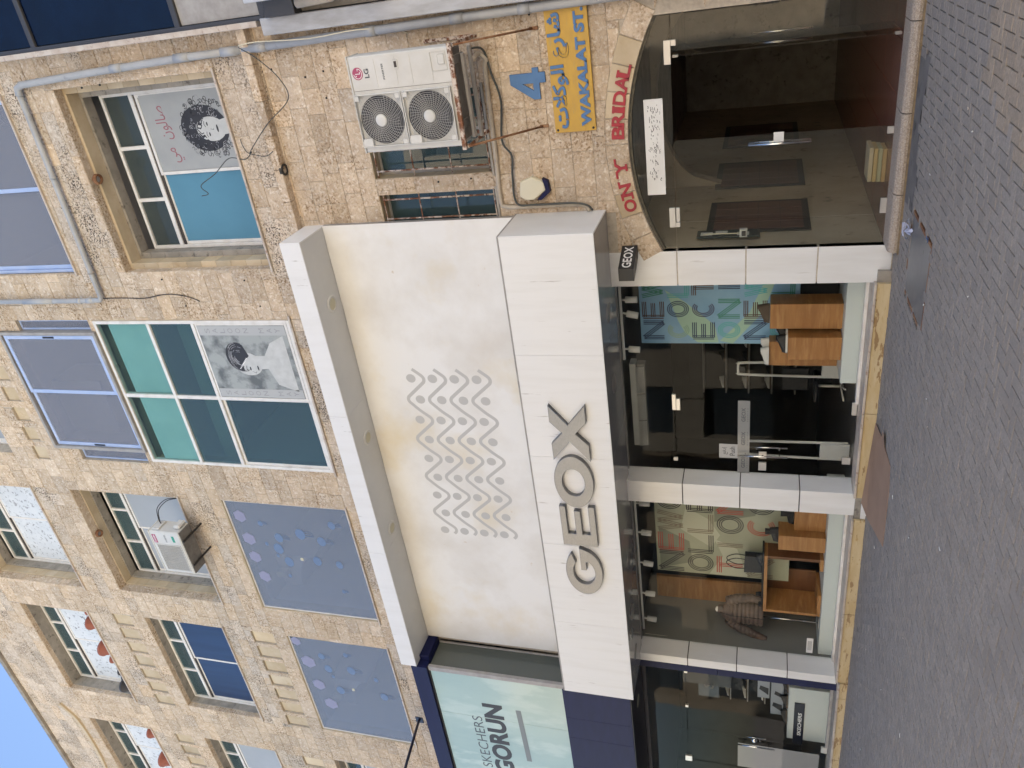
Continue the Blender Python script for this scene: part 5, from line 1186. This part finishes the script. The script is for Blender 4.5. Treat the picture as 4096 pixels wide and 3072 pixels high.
pipe('drain_pipe', [(-.85, -.09, 12.70), (-3.6, -.09, 12.76), (-4.38, -.09, 12.78), (-4.43, -.09, 12.82), (-4.44, -.09, 13.2), (-4.44, -.09, 16.8)], .045, PIPE, 'grey plastic pipe running level above the salon window then up',
     joints=[((-4.435, -.09, 12.98), (-4.44, -.09, 13.12)), ((-4.44, -.09, 13.25), (-4.44, -.09, 13.33)), ((-4.44, -.09, 13.9), (-4.44, -.09, 14.6)), ((-2.2, -.09, 12.73), (-2.26, -.09, 12.731))], clips=[((-3.9, -.09, 12.766), (-3.93, -.09, 12.767))])
pipe('cream_conduit', smooth([(-1.15, -.35, 5.12), (-1.1, -.05, 5.12), (-1.18, -.04, 5.03), (-1.35, -.04, 5.06), (-2.4, -.04, 5.08), (-3.0, -.04, 5.10), (-3.12, -.04, 5.02), (-3.13, -.04, 4.6), (-3.13, -.04, 4.05), (-3.16, -.04, 3.9), (-3.23, -.04, 3.85)], 5), .032, PIPEW, 'cream lagged pipe running under the barred windows and down beside the alarm box', 'pipe')
pipe('black_hose', smooth([(-1.0, -.3, 5.15), (-1.05, -.06, 5.05), (-1.35, -.05, 4.98), (-1.7, -.05, 4.9), (-2.2, -.05, 4.96), (-2.42, -.05, 4.85), (-2.7, -.05, 4.88), (-3.06, -.08, 4.86), (-3.10, -.08, 4.6), (-3.10, -.08, 4.1), (-3.14, -.07, 3.88), (-3.22, -.06, 3.80)], 6), .014, DKGREY, 'dark ribbed hose drooping from the ac unit to the alarm box', 'hose')
def wire(name, pts, r, m, lab): return tag(MB().tube(smooth(pts, 6), r, 5).build(name, m), lab, 'cable')
wire('loose_wire', [(-4.47, -.03, 15.9), (-4.46, -.05, 14.9), (-4.44, -.05, 13.2), (-4.43, -.02, 12.72), (-4.43, -.02, 12.3), (-4.44, -.02, 11.9), (-4.37, -.02, 11.4), (-4.42, -.02, 11.0), (-4.51, -.02, 10.77)], .008, BLACKR, 'thin black wire hanging below the pipe between the windows')
wire('loose_wire', [(-.64, -.19, 8.5), (-.62, -.2, 8.2), (-.66, -.2, 7.4), (-.63, -.19, 6.7), (-.68, -.06, 6.25), (-.76, -.01, 6.05)], .008, CREAM, 'cream wire running along the drain pipe')
wire('loose_wire', [(-.66, -.2, 8.5), (-.82, -.22, 8.25), (-1.1, -.2, 8.0), (-1.4, -.1, 8.0), (-1.7, -.17, 8.4), (-2.05, -.17, 8.8), (-2.1, -.02, 8.9), (-2.2, -.02, 9.05), (-2.16, -.05, 9.3), (-2.35, -.15, 9.55), (-2.48, -.3, 9.75), (-2.6, -.32, 9.65), (-2.63, -.32, 9.78)], .007, DKGREY, 'thin grey wire looping across the ledge to the salon window')
wire('loose_wire', [(-1.9, -.03, 9.02), (-2.0, -.04, 9.0), (-2.1, -.04, 8.95), (-2.15, -.04, 8.8), (-2.14, -.18, 8.55), (-2.08, -.18, 8.42)], .006, DKGREY, 'short grey wire pinned below the salon sill')
# alarm box
al = empty('alarm_box', (-2.88, -.1, 4.4), 'cream hexagonal alarm siren box with a navy base', 'alarm box')
MB().prism([(-2.90, 4.42), (-2.79, 4.44), (-2.71, 4.60), (-2.77, 4.77), (-2.97, 4.80), (-3.03, 4.72), (-3.03, 4.60)][::1], -.10, -.0).build('cover', CREAM, al, bevel=.02)
MB().prism([(-2.93, 4.36), (-2.78, 4.38), (-2.74, 4.46), (-2.90, 4.425), (-3.03, 4.56), (-3.04, 4.50)], -.09, -.0).build('base', NAVY, al, bevel=.006)
# number 4
n4 = empty('house_number', (-1.55, -.02, 4.3), 'large blue number 4 fixed to the stone above the yellow sign', 'number')
shape2d('numeral', [[(-1.52, 4.28), (-1.40, 4.28), (-1.40, 4.365), (-1.34, 4.365), (-1.34, 4.44), (-1.40, 4.44), (-1.40, 4.745), (-1.52, 4.745), (-1.72, 4.45), (-1.72, 4.365), (-1.52, 4.365)], [(-1.52, 4.44), (-1.62, 4.44), (-1.52, 4.60)]], -.0, .03, BLUEP, n4, .004)
# street sign
ys = empty('street_sign', (-1.42, -.03, 3.6), 'yellow street name board with raised blue Arabic and English lettering', 'sign')
MB().cbox(-2.165, -.67, -.055, -.025, 3.665, 4.205, .004).build('board', YELLOW, ys)
for (x, z) in ((-2.13, 4.17), (-2.13, 3.70)): MB().lathe([(0, -.062), (.014, -.060), (.016, -.055)], (x, 0, z), 10, 'y').build('screw', BLACKM, ys)
text('lettering', '\uFE95\uFEFB\uFEDB\uFEEE\uFEDF\uFE8D \uFEC9\uFEAD\uFE8E\uFEB7', -2.11, -.73, 3.93, 4.19, -.055, BLUEP, ys, ext=.016, bold=.03)
text('lettering', 'WAKALAT ST.', -2.10, -.70, 3.715, 3.845, -.055, BLUEP, ys, ext=.014, bold=.045)
# red letters along the arch
br = empty('arch_lettering', (-2.4, -.02, 3.2), 'red slab letters ON Y BRIDAL following the stone arch', 'sign')
chars = [('O', -3.20), ('N', -2.99), ('Y', -2.69), ('B', -2.225), ('R', -2.065), ('I', -1.945), ('D', -1.80), ('A', -1.625), ('L', -1.48)]
for chh, x in chars:
    w = .085 if chh != 'I' else .035
    an = math.asin((x-ACX)/(ARr+.14)); rr_ = ARr+.045
    t = text('letter', chh, -w, w, 0, .165, 0, REDP, br, ext=.02, bold=.03)
    t['label'] = 'red letter '+chh
    off = wl(br); bot = rr_
    me = t.data
    for v in me.vertices:
        w_ = v.co+off; X_, Z_ = w_.x, w_.z+bot
        v.co = Vector((ACX+X_*math.cos(an)+Z_*math.sin(an), w_.y-.004, ACZ-X_*math.sin(an)+Z_*math.cos(an)))-off
    if chh in 'NYRIAL':   # slab serifs
        sf = MB(); ps = {'N': [(-w, 0), (-w, 1), (w, 1)], 'Y': [(-w, 1), (w, 1), (0, 0)], 'R': [(-w, 0), (w, 0)], 'I': [(0, 0), (0, 1)], 'A': [(-w, 0), (w, 0)], 'L': [(-w*.6, 1)]}[chh]
        for (a, b_) in ps:
            zc = bot+(.014 if b_ == 0 else .151)
            q = [(a-.045, zc-.014), (a+.045, zc-.014), (a+.045, zc+.014), (a-.045, zc+.014)]
            sf.prism([(ACX+X_*math.cos(an)+Z_*math.sin(an), ACZ-X_*math.sin(an)+Z_*math.cos(an)) for X_, Z_ in q], -.0228, -.002)
        sf.build('serif', REDP, t)
# lamp holders in the soffits
for (x, y, z, l, m_) in ((-2.36, .10, 12.03, 'rusty round lamp holder in the soffit of the salon window', RUSTD), (-2.38, -.075, 8.40, 'dark round lamp holder under the ledge', BLACKM), (-10.30, .12, 15.90, 'rusty ring lamp holder in the soffit above the single fan ac unit', RUSTD), (-18.9, .12, 15.6, 'faint ring lamp holder in the far left soffit', RUSTD)):
    lh = empty('lamp_holder', (x, y, z-.05), l, 'lamp holder', 'round lamp holders in the stone soffits')
    MB().lathe([(.05, z+.07), (.05, z-.0), (.06, z-.035), (.085, z-.03), (.09, z+.02)], (x, y, 0), 20).build('ring', m_, lh); MB().lathe([(0, z-.005), (.05, z-.002)], (x, y, 0), 16).build('socket', ALUG if m_ is not BLACKM else BLACKM, lh)
# wall anchors: small black bolt heads left in the stone
anch = [(1, 620, 425), (1, 718, 413), (1, 655, 508), (1, 745, 483)]
for k, (x, z) in enumerate(((-.80, 11.75), (-.77, 11.4), (-.95, 11.55), (-.94, 11.2), (-1.0, 8.2), (-1.15, 7.7), (-1.1, 7.4), (-1.45, 7.45), (-.75, 9.4), (-2.72, 6.0), (-2.70, 5.5), (-4.1, 11.4), (-4.6, 11.1), (-4.62, 9.6), (-4.15, 9.75), (-.72, 4.4), (-1.0, 4.05))):
    tag(MB().lathe([(0, -.022), (.013, -.02), (.015, .0)], (x, 0, z), 8, 'y').build('wall_bolt', BLACKR), 'small black bolt head left in the limestone wall', 'bolt', 'black bolt heads in the stone wall')

# flower pots on the sills
def pot(x, y, z, r, h, m, lab, twig=True, first=None):
    P = empty('flower_pot', (x, y, z), lab, 'flower pot')
    MB().lathe([(0, z+.003), (r*.68, z+.003), (r*.92, z+h*.82), (r*.93, z+h*.82), (r*1.02, z+h*.84), (r*1.02, z+h), (r*.9, z+h), (r*.88, z+h*.9), (0, z+h*.9)], (x, y, 0), 22).build('pot_body', m, P)
    MB().lathe([(0, z+h*.92), (r*.88, z+h*.9)], (x, y, 0), 16).build('soil', SOIL, P)
    if twig:
        t_ = MB()
        for k in range(16): a = rnd.uniform(0, 6.28); l = rnd.uniform(.08, .22); t_.tube([(x, y, z+h*.9), (x+l*.5*math.cos(a), y+l*.4*math.sin(a), z+h*.9+l*.8), (x+l*math.cos(a), y+l*.8*math.sin(a), z+h*.9+l*.6)], .004, 4)
        t_.build('dry_plant', TWIG, P)
pot(-13.02, .16, 17.41, .12, .2, TERRA, 'small terracotta pot at the right end of the potted sill', False); pot(-13.42, .15, 17.41, .2, .30, TERRA, 'wide terracotta pot with a dry plant, second from the right on the sill')
pot(-14.35, .15, 17.41, .22, .34, TERRA, 'largest terracotta pot with a cactus stump in the middle of the sill'); pot(-14.72, .12, 17.41, .12, .2, TERRA, 'small terracotta pot left of the largest one', False)
pot(-15.2, .15, 17.41, .13, .18, CHAR, 'low charcoal pot in the left half of the sill', False); pot(-15.48, .2, 17.41, .14, .22, CHAR, 'small charcoal pot beside the large charcoal one', False); pot(-15.78, .15, 17.41, .2, .32, CHAR, 'large charcoal pot at the left end of the sill', False)
pot(-17.72, .15, 17.41, .18, .3, TERRA, 'terracotta pot at the right end of the far sill', False); pot(-18.9, .15, 17.41, .24, .36, TERRA, 'large terracotta pot in the middle of the far sill', False)

# portraits on the glass (flat print)
def portrait(parent, cx, cz, s, y, profile=False, name='printed_portrait'):
    hair, face, line = MB(), MB(), MB(); r3 = random.Random(11)
    if not profile:
        hair.flat(ell(cx, cz+.08*s, .36*s, .44*s, 28), y)
        for k in range(230):
            a = r3.uniform(-.9, 4.05); q = r3.uniform(.24, .50)*s; x0_, z0_ = cx+q*math.cos(a)*.95, cz+.03*s+q*math.sin(a)*.98; ra = r3.uniform(.018, .045)*s
            hair.ribbon(arc(x0_, z0_, ra, ra*.8, r3.uniform(0, 360), r3.uniform(400, 620), 9), .009*s, y-.0002-k*.000003, 1 if r3.random() < .22 else 0)
        face.flat(ell(cx-.02*s, cz-.03*s, .19*s, .27*s, 28), y-.0012); face.flat([(cx-.12*s, cz-.25*s), (cx-.1*s, cz-.5*s), (cx+.16*s, cz-.5*s), (cx+.1*s, cz-.2*s)], y-.0011)
        for sx in (-1, 1):
            ex = cx-.02*s+sx*.08*s; line.flat(ell(ex, cz+.02*s, .032*s, .014*s, 10), y-.0016); line.ribbon([(ex-.045*s, cz+.06*s), (ex, cz+.078*s), (ex+.045*s, cz+.062*s)], .010*s, y-.0017)
        line.ribbon([(cx-.02*s, cz-.02*s), (cx-.035*s, cz-.075*s), (cx-.01*s, cz-.08*s)], .006*s, y-.0018); line.flat(ell(cx-.02*s, cz-.15*s, .06*s, .018*s, 12), y-.0019)
        for k in range(26):
            a = r3.uniform(.2, 2.9); q = .17*s; x0_, z0_ = cx-.02*s+q*math.cos(a)*1.15, cz+.0*s+q*math.sin(a)*1.35
            hair.ribbon([(x0_+.018*s*math.sin(t*1.5+a*4)+(.016*s*t if math.cos(a) > 0 else -.016*s*t)*.6, z0_-t*.022*s) for t in range(6)], .013*s, y-.0021-k*.00001)
    else:
        face.flat([(cx-.5*s, cz-.62*s), (cx+.46*s, cz-.62*s), (cx+.34*s, cz-.36*s), (cx+.12*s, cz-.2*s), (cx+.12*s, cz), (cx-.12*s, cz+.06*s), (cx-.10*s, cz-.2*s), (cx-.38*s, cz-.3*s)], y-.001)
        face.flat(ell(cx-.02*s, cz+.14*s, .2*s, .25*s, 26), y-.0012)
        hair.flat(arc(cx+.10*s, cz+.27*s, .25*s, .22*s, -35, 190, 22)+[(cx-.02*s, cz+.24*s), (cx+.12*s, cz+.08*s)], y-.0015)
        for k in range(70):
            a0_ = r3.uniform(-30, 150); q = r3.uniform(.35, 1.02); hair.ribbon(arc(cx+.10*s, cz+.25*s, .25*q*s, .22*q*s, a0_, a0_+r3.uniform(20, 70), 6), .007*s, y-.0016-k*.00001, k % 2)
        for k in range(9): hair.flat(ell(cx-.10*s+k*.022*s, cz+.30*s-.02*k*s, .012*s, .010*s, 8), y-.0028, 2)
        line.flat(ell(cx-.1*s, cz+.12*s, .035*s, .013*s, 10), y-.0017); line.ribbon([(cx-.15*s, cz+.17*s), (cx-.1*s, cz+.19*s), (cx-.05*s, cz+.175*s)], .009*s, y-.0018); line.flat(ell(cx-.09*s, cz-.02*s, .045*s, .014*s, 10), y-.0018); line.ribbon([(cx-.15*s, cz+.1*s), (cx-.18*s, cz+.04*s), (cx-.15*s, cz+.03*s)], .006*s, y-.0018)
    hair.build(name, [INK, INKG, WHITET], parent); face.build(name, SKINL, parent); line.build(name, INK, parent)
sp_ = empty('salon_poster', (-1.85, .6, 9.3), 'grey window poster with a curly haired portrait and maroon Arabic lettering', 'poster')
MB().box(-2.42, -1.22, .605, .607, 9.24, 11.12).build('sheet', POSTG, sp_)
portrait(sp_, -1.80, 9.98, 1.0, .6045)
text('lettering', '\uFEF2\uFEE3  \uFEE5\uFEEE\uFEDF\uFE8E\uFEBB', -2.30, -1.40, 10.62, 10.95, .604, MAROON, sp_, bold=.0)
bp = empty('bay_poster', (-5.7, .0, 9.3), 'black and white bride portrait poster with SALOON MAY along both edges', 'poster')
yb = -.026
MB().box(-6.42, -4.97, yb, yb+.004, 9.25, 11.02).build('sheet', mat('blurred leaf print', (.34, .36, .35), .5, c2=(.12, .13, .13), ns=2.6, lo=.45, hi=.62), bp)
for (xa, xb) in ((-5.16, -4.98), (-6.41, -6.24)):
    MB().box(xa, xb, yb-.002, yb-.001, 9.26, 11.01).build('edge_strip', mat('grey strip', (.42, .43, .43), .6), bp)
    for k, chh in enumerate('SALOON MAY'):
        if chh != ' ': text('lettering', chh, (xa+xb)/2-.045, (xa+xb)/2+.045, 10.78-k*.158, 10.88-k*.158, yb-.003, INKG, bp)
portrait(bp, -5.70, 10.05, 1.15, yb-.001, True)

# ================================================================== loose things on the ground
cb = MB(); cb.add([(-6.42, -.20, .02), (-6.30, -.72, .012), (-6.22, -1.50, .006), (-6.55, -1.62, .006), (-7.40, -1.66, .008), (-7.86, -.50, .05), (-7.82, -.22, .10), (-6.9, -.19, .045)], [(0, 7, 6, 5, 4, 3, 2, 1)])
V = cb.v[:]; n_ = len(V); cb.add([(v[0], v[1], v[2]-.006) for v in V], [tuple(range(n_))]); cb.f += [(i, (i+1) % n_, n_+(i+1) % n_, n_+i) for i in range(n_)]; cb.m += [0]*n_; cb.sm += [False]*n_
cbo = cb.build('cardboard_sheet', CARD); tag(cbo, 'flattened brown cardboard sheet lying against the plinth', 'cardboard')
MB().add([(-6.33, -.75, .016), (-6.12, -.85, .03), (-6.10, -.98, .028), (-6.28, -1.08, .014)], [(0, 3, 2, 1)]).build('torn_flap', CARD, cbo)
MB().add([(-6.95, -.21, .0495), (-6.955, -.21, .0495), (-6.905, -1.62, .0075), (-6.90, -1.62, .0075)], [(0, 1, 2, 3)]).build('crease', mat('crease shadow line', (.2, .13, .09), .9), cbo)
def crumple(name, x, y, r, m, lab, seed):
    r4 = random.Random(seed); mb = MB()
    for k in range(12):
        c_ = Vector((x+r4.uniform(-r, r)*.6, y+r4.uniform(-r, r)*.6, r*.1+r4.uniform(0, r)*.7)); pts = [c_+Vector((r4.uniform(-r, r)*.7, r4.uniform(-r, r)*.7, r4.uniform(-r*.2, r*.5))) for _ in range(4)]
        pts = [Vector((p.x, p.y, max(.001, p.z))) for p in pts]; mb.add(pts, [(0, 1, 2), (0, 2, 3)])
    return tag(mb.build(name, m), lab, 'litter')
crumple('crumpled_paper', -3.30, -1.08, .09, mat('pale blue tissue', (.55, .58, .72), .8), 'crumpled pale blue paper at the corner of the access cover', 5)
crumple('blue_wrapper', -3.05, -2.05, .035, mat('blue wrapper', (.08, .16, .32), .5), 'scrap of blue wrapper at the near corner of the access cover', 8)
r5 = random.Random(21)
LIT = [(-1.62, -2.9), (-1.75, -3.15), (-3.7, -2.2), (-4.6, -3.1), (-4.4, -2.9), (-6.4, -1.9), (-7.2, -3.4), (-7.9, -1.1), (-8.9, -2.7), (-9.6, -1.4), (-10.4, -3.4), (-11.2, -1.9), (-12.1, -3.0), (-5.2, -4.2), (-2.9, -3.8), (-12.9, -1.3), (-8.2, -3.9), (-6.1, -3.0), (-2.1, -1.4), (-2.5, -1.7)]
for k, (x, y) in enumerate(LIT):
    a = r5.uniform(0, 3.14); L_ = r5.choice((.05, .05, .016, .02, .012)); mb = MB(); dx, dy = L_*math.cos(a)/2, L_*math.sin(a)/2
    mb.tube([(x-dx, y-dy, .006), (x+dx, y+dy, .006)], .0042 if L_ > .03 else .006, 6)
    tag(mb.build('cigarette_butt' if L_ > .03 else 'gum_spot', PAPERW if k % 3 else MARBT), ('white cigarette end' if L_ > .03 else 'small pale scrap')+' lying on the paving', 'litter', 'small white litter on the paving')

# ================================================================== neighbouring glass building at the right
NB = empty('glass_building', (2, -.2, 0), 'blue mirror glazed building with dark mullions at the right edge', 'building')
MB().box(-.36, 9, .12, 10, 8.0, 26).build('body', WALLD, NB)
for (x0, x1) in ((-.30, 1.2), (1.26, 2.8), (2.86, 4.6), (4.66, 8.9)):
    for (z0, z1) in ((8.05, 9.32), (9.42, 11.92), (12.02, 14.6), (14.7, 17.3), (17.4, 20), (20.1, 22.7), (22.8, 26)):
        MB().box(x0, x1, -.16, -.15, z0, z1).build('pane', G_NEIGH if z0 > 9 else ALUG, NB)
for z in (8.0, 9.37, 11.97, 14.65, 17.35, 20.05, 22.75): MB().cbox(-.36, 9, -.20, -.14, z-.045, z+.045).build('mullion', ALUD, NB)
for x in (-.34, 1.23, 2.83, 4.63): MB().cbox(x-.03, x+.03, -.205, -.135, 7.98, 26).build('mullion', ALUD, NB)
MB().box(-.30, 8.9, .05, .11, 8.1, 26).build('blind', mat('blue interior', (.22, .30, .42), .8, c2=(.09, .14, .22), ns=1.), NB)
MB().cbox(-.44, -.365, -.24, .05, 8.1, 26).build('edge_trim', MARBT, NB)
MB().cbox(-.14, 9, -.62, -.30, 6.2, 7.96, .01).build('metal_fascia', STEELW, NB)
MB().box(-.33, 9, -.1, 1, -.1, 7.9).build('ground_wall', CONC, NB)
MB().cbox(-.56, -.345, -.22, .4, 3.2, 8.05, .01).build('painted_beam', mat('weathered blue white paint', (.48, .50, .54), .7, c2=(.33, .33, .34), ns=3, nst=(2, 2, .6)), NB)
MB().cbox(-.345, -.14, -.30, -.1, 7.45, 7.9).build('dark_box', ALUD, NB)
MB().tube([(-.22, -.28, 7.4), (-.20, -.28, 6.9), (-.14, -.28, 6.8)], .07, 10).build('duct', PIPEW, NB)

# ================================================================== across the street, seen only in reflections
OB = empty('opposite_building', (-6, -16, 0), 'limestone buildings across the street seen in the glass', 'building')
YO = -15.5
def ofac(x0, x1, h, y, m, seed, floors):
    r6 = random.Random(seed); mb = MB(); wn = MB(); n_ = max(2, int((x1-x0)/3.2)); fh = (h-4.2)/floors
    mb.box(x0, x1, y-8, y-.4, 0, h); px = x0
    for k in range(n_+1):
        xc = x0+(x1-x0)*k/n_; mb.box(max(x0, xc-.75), min(x1, xc+.75), y-.4, y, 0, h)
    for k in range(floors+1): z = 3.9+fh*k; mb.box(x0, x1, y-.4, y-.02, z-(.5 if k else .3), min(h, z+.9))
    wn.box(x0+.1, x1-.1, y-.45, y-.30, .1, h-.2)
    mb.build('wall', m, OB); wn.build('glazing', OPPG, OB)
ofac(-34, -19, 13, YO, OPPST, 1, 3); ofac(-18.6, -7.2, 10.5, YO, mat('pale opposite render', (.60, .53, .42), .9), 2, 2); ofac(-6.8, 4.5, 14, YO, OPPST, 3, 3); ofac(5, 22, 12, YO, mat('pale opposite render', (.6, .53, .42)), 4, 3)
# street trees opposite
for k, (x, y) in enumerate(((-19.5, -13.6),)):
    T_ = empty('street_tree', (x, y, 0), 'small street tree across the street seen only in the glass', 'tree')
    MB().tube([(x, y, 0), (x+.05, y, 1.2), (x-.05, y, 2.6)], [.1, .08, .06], 8).build('trunk', TWIG, T_)
    cr = MB(); r7 = random.Random(k)
    for _ in range(700):
        d = Vector((r7.gauss(0, 1), r7.gauss(0, 1), r7.gauss(0, 1))).normalized()*(r7.random()**.4)*1.1; p = Vector((x, y, 3.3))+Vector((d.x, d.y, d.z*1.1)); a = Vector((r7.gauss(0, 1), r7.gauss(0, 1), r7.gauss(0, 1))).normalized()*.10; b_ = a.orthogonal().normalized()*.05
        cr.add([p-a, p+b_, p+a, p-b_], [(0, 1, 2, 3)])
    cr.build('crown', LEAF, T_)
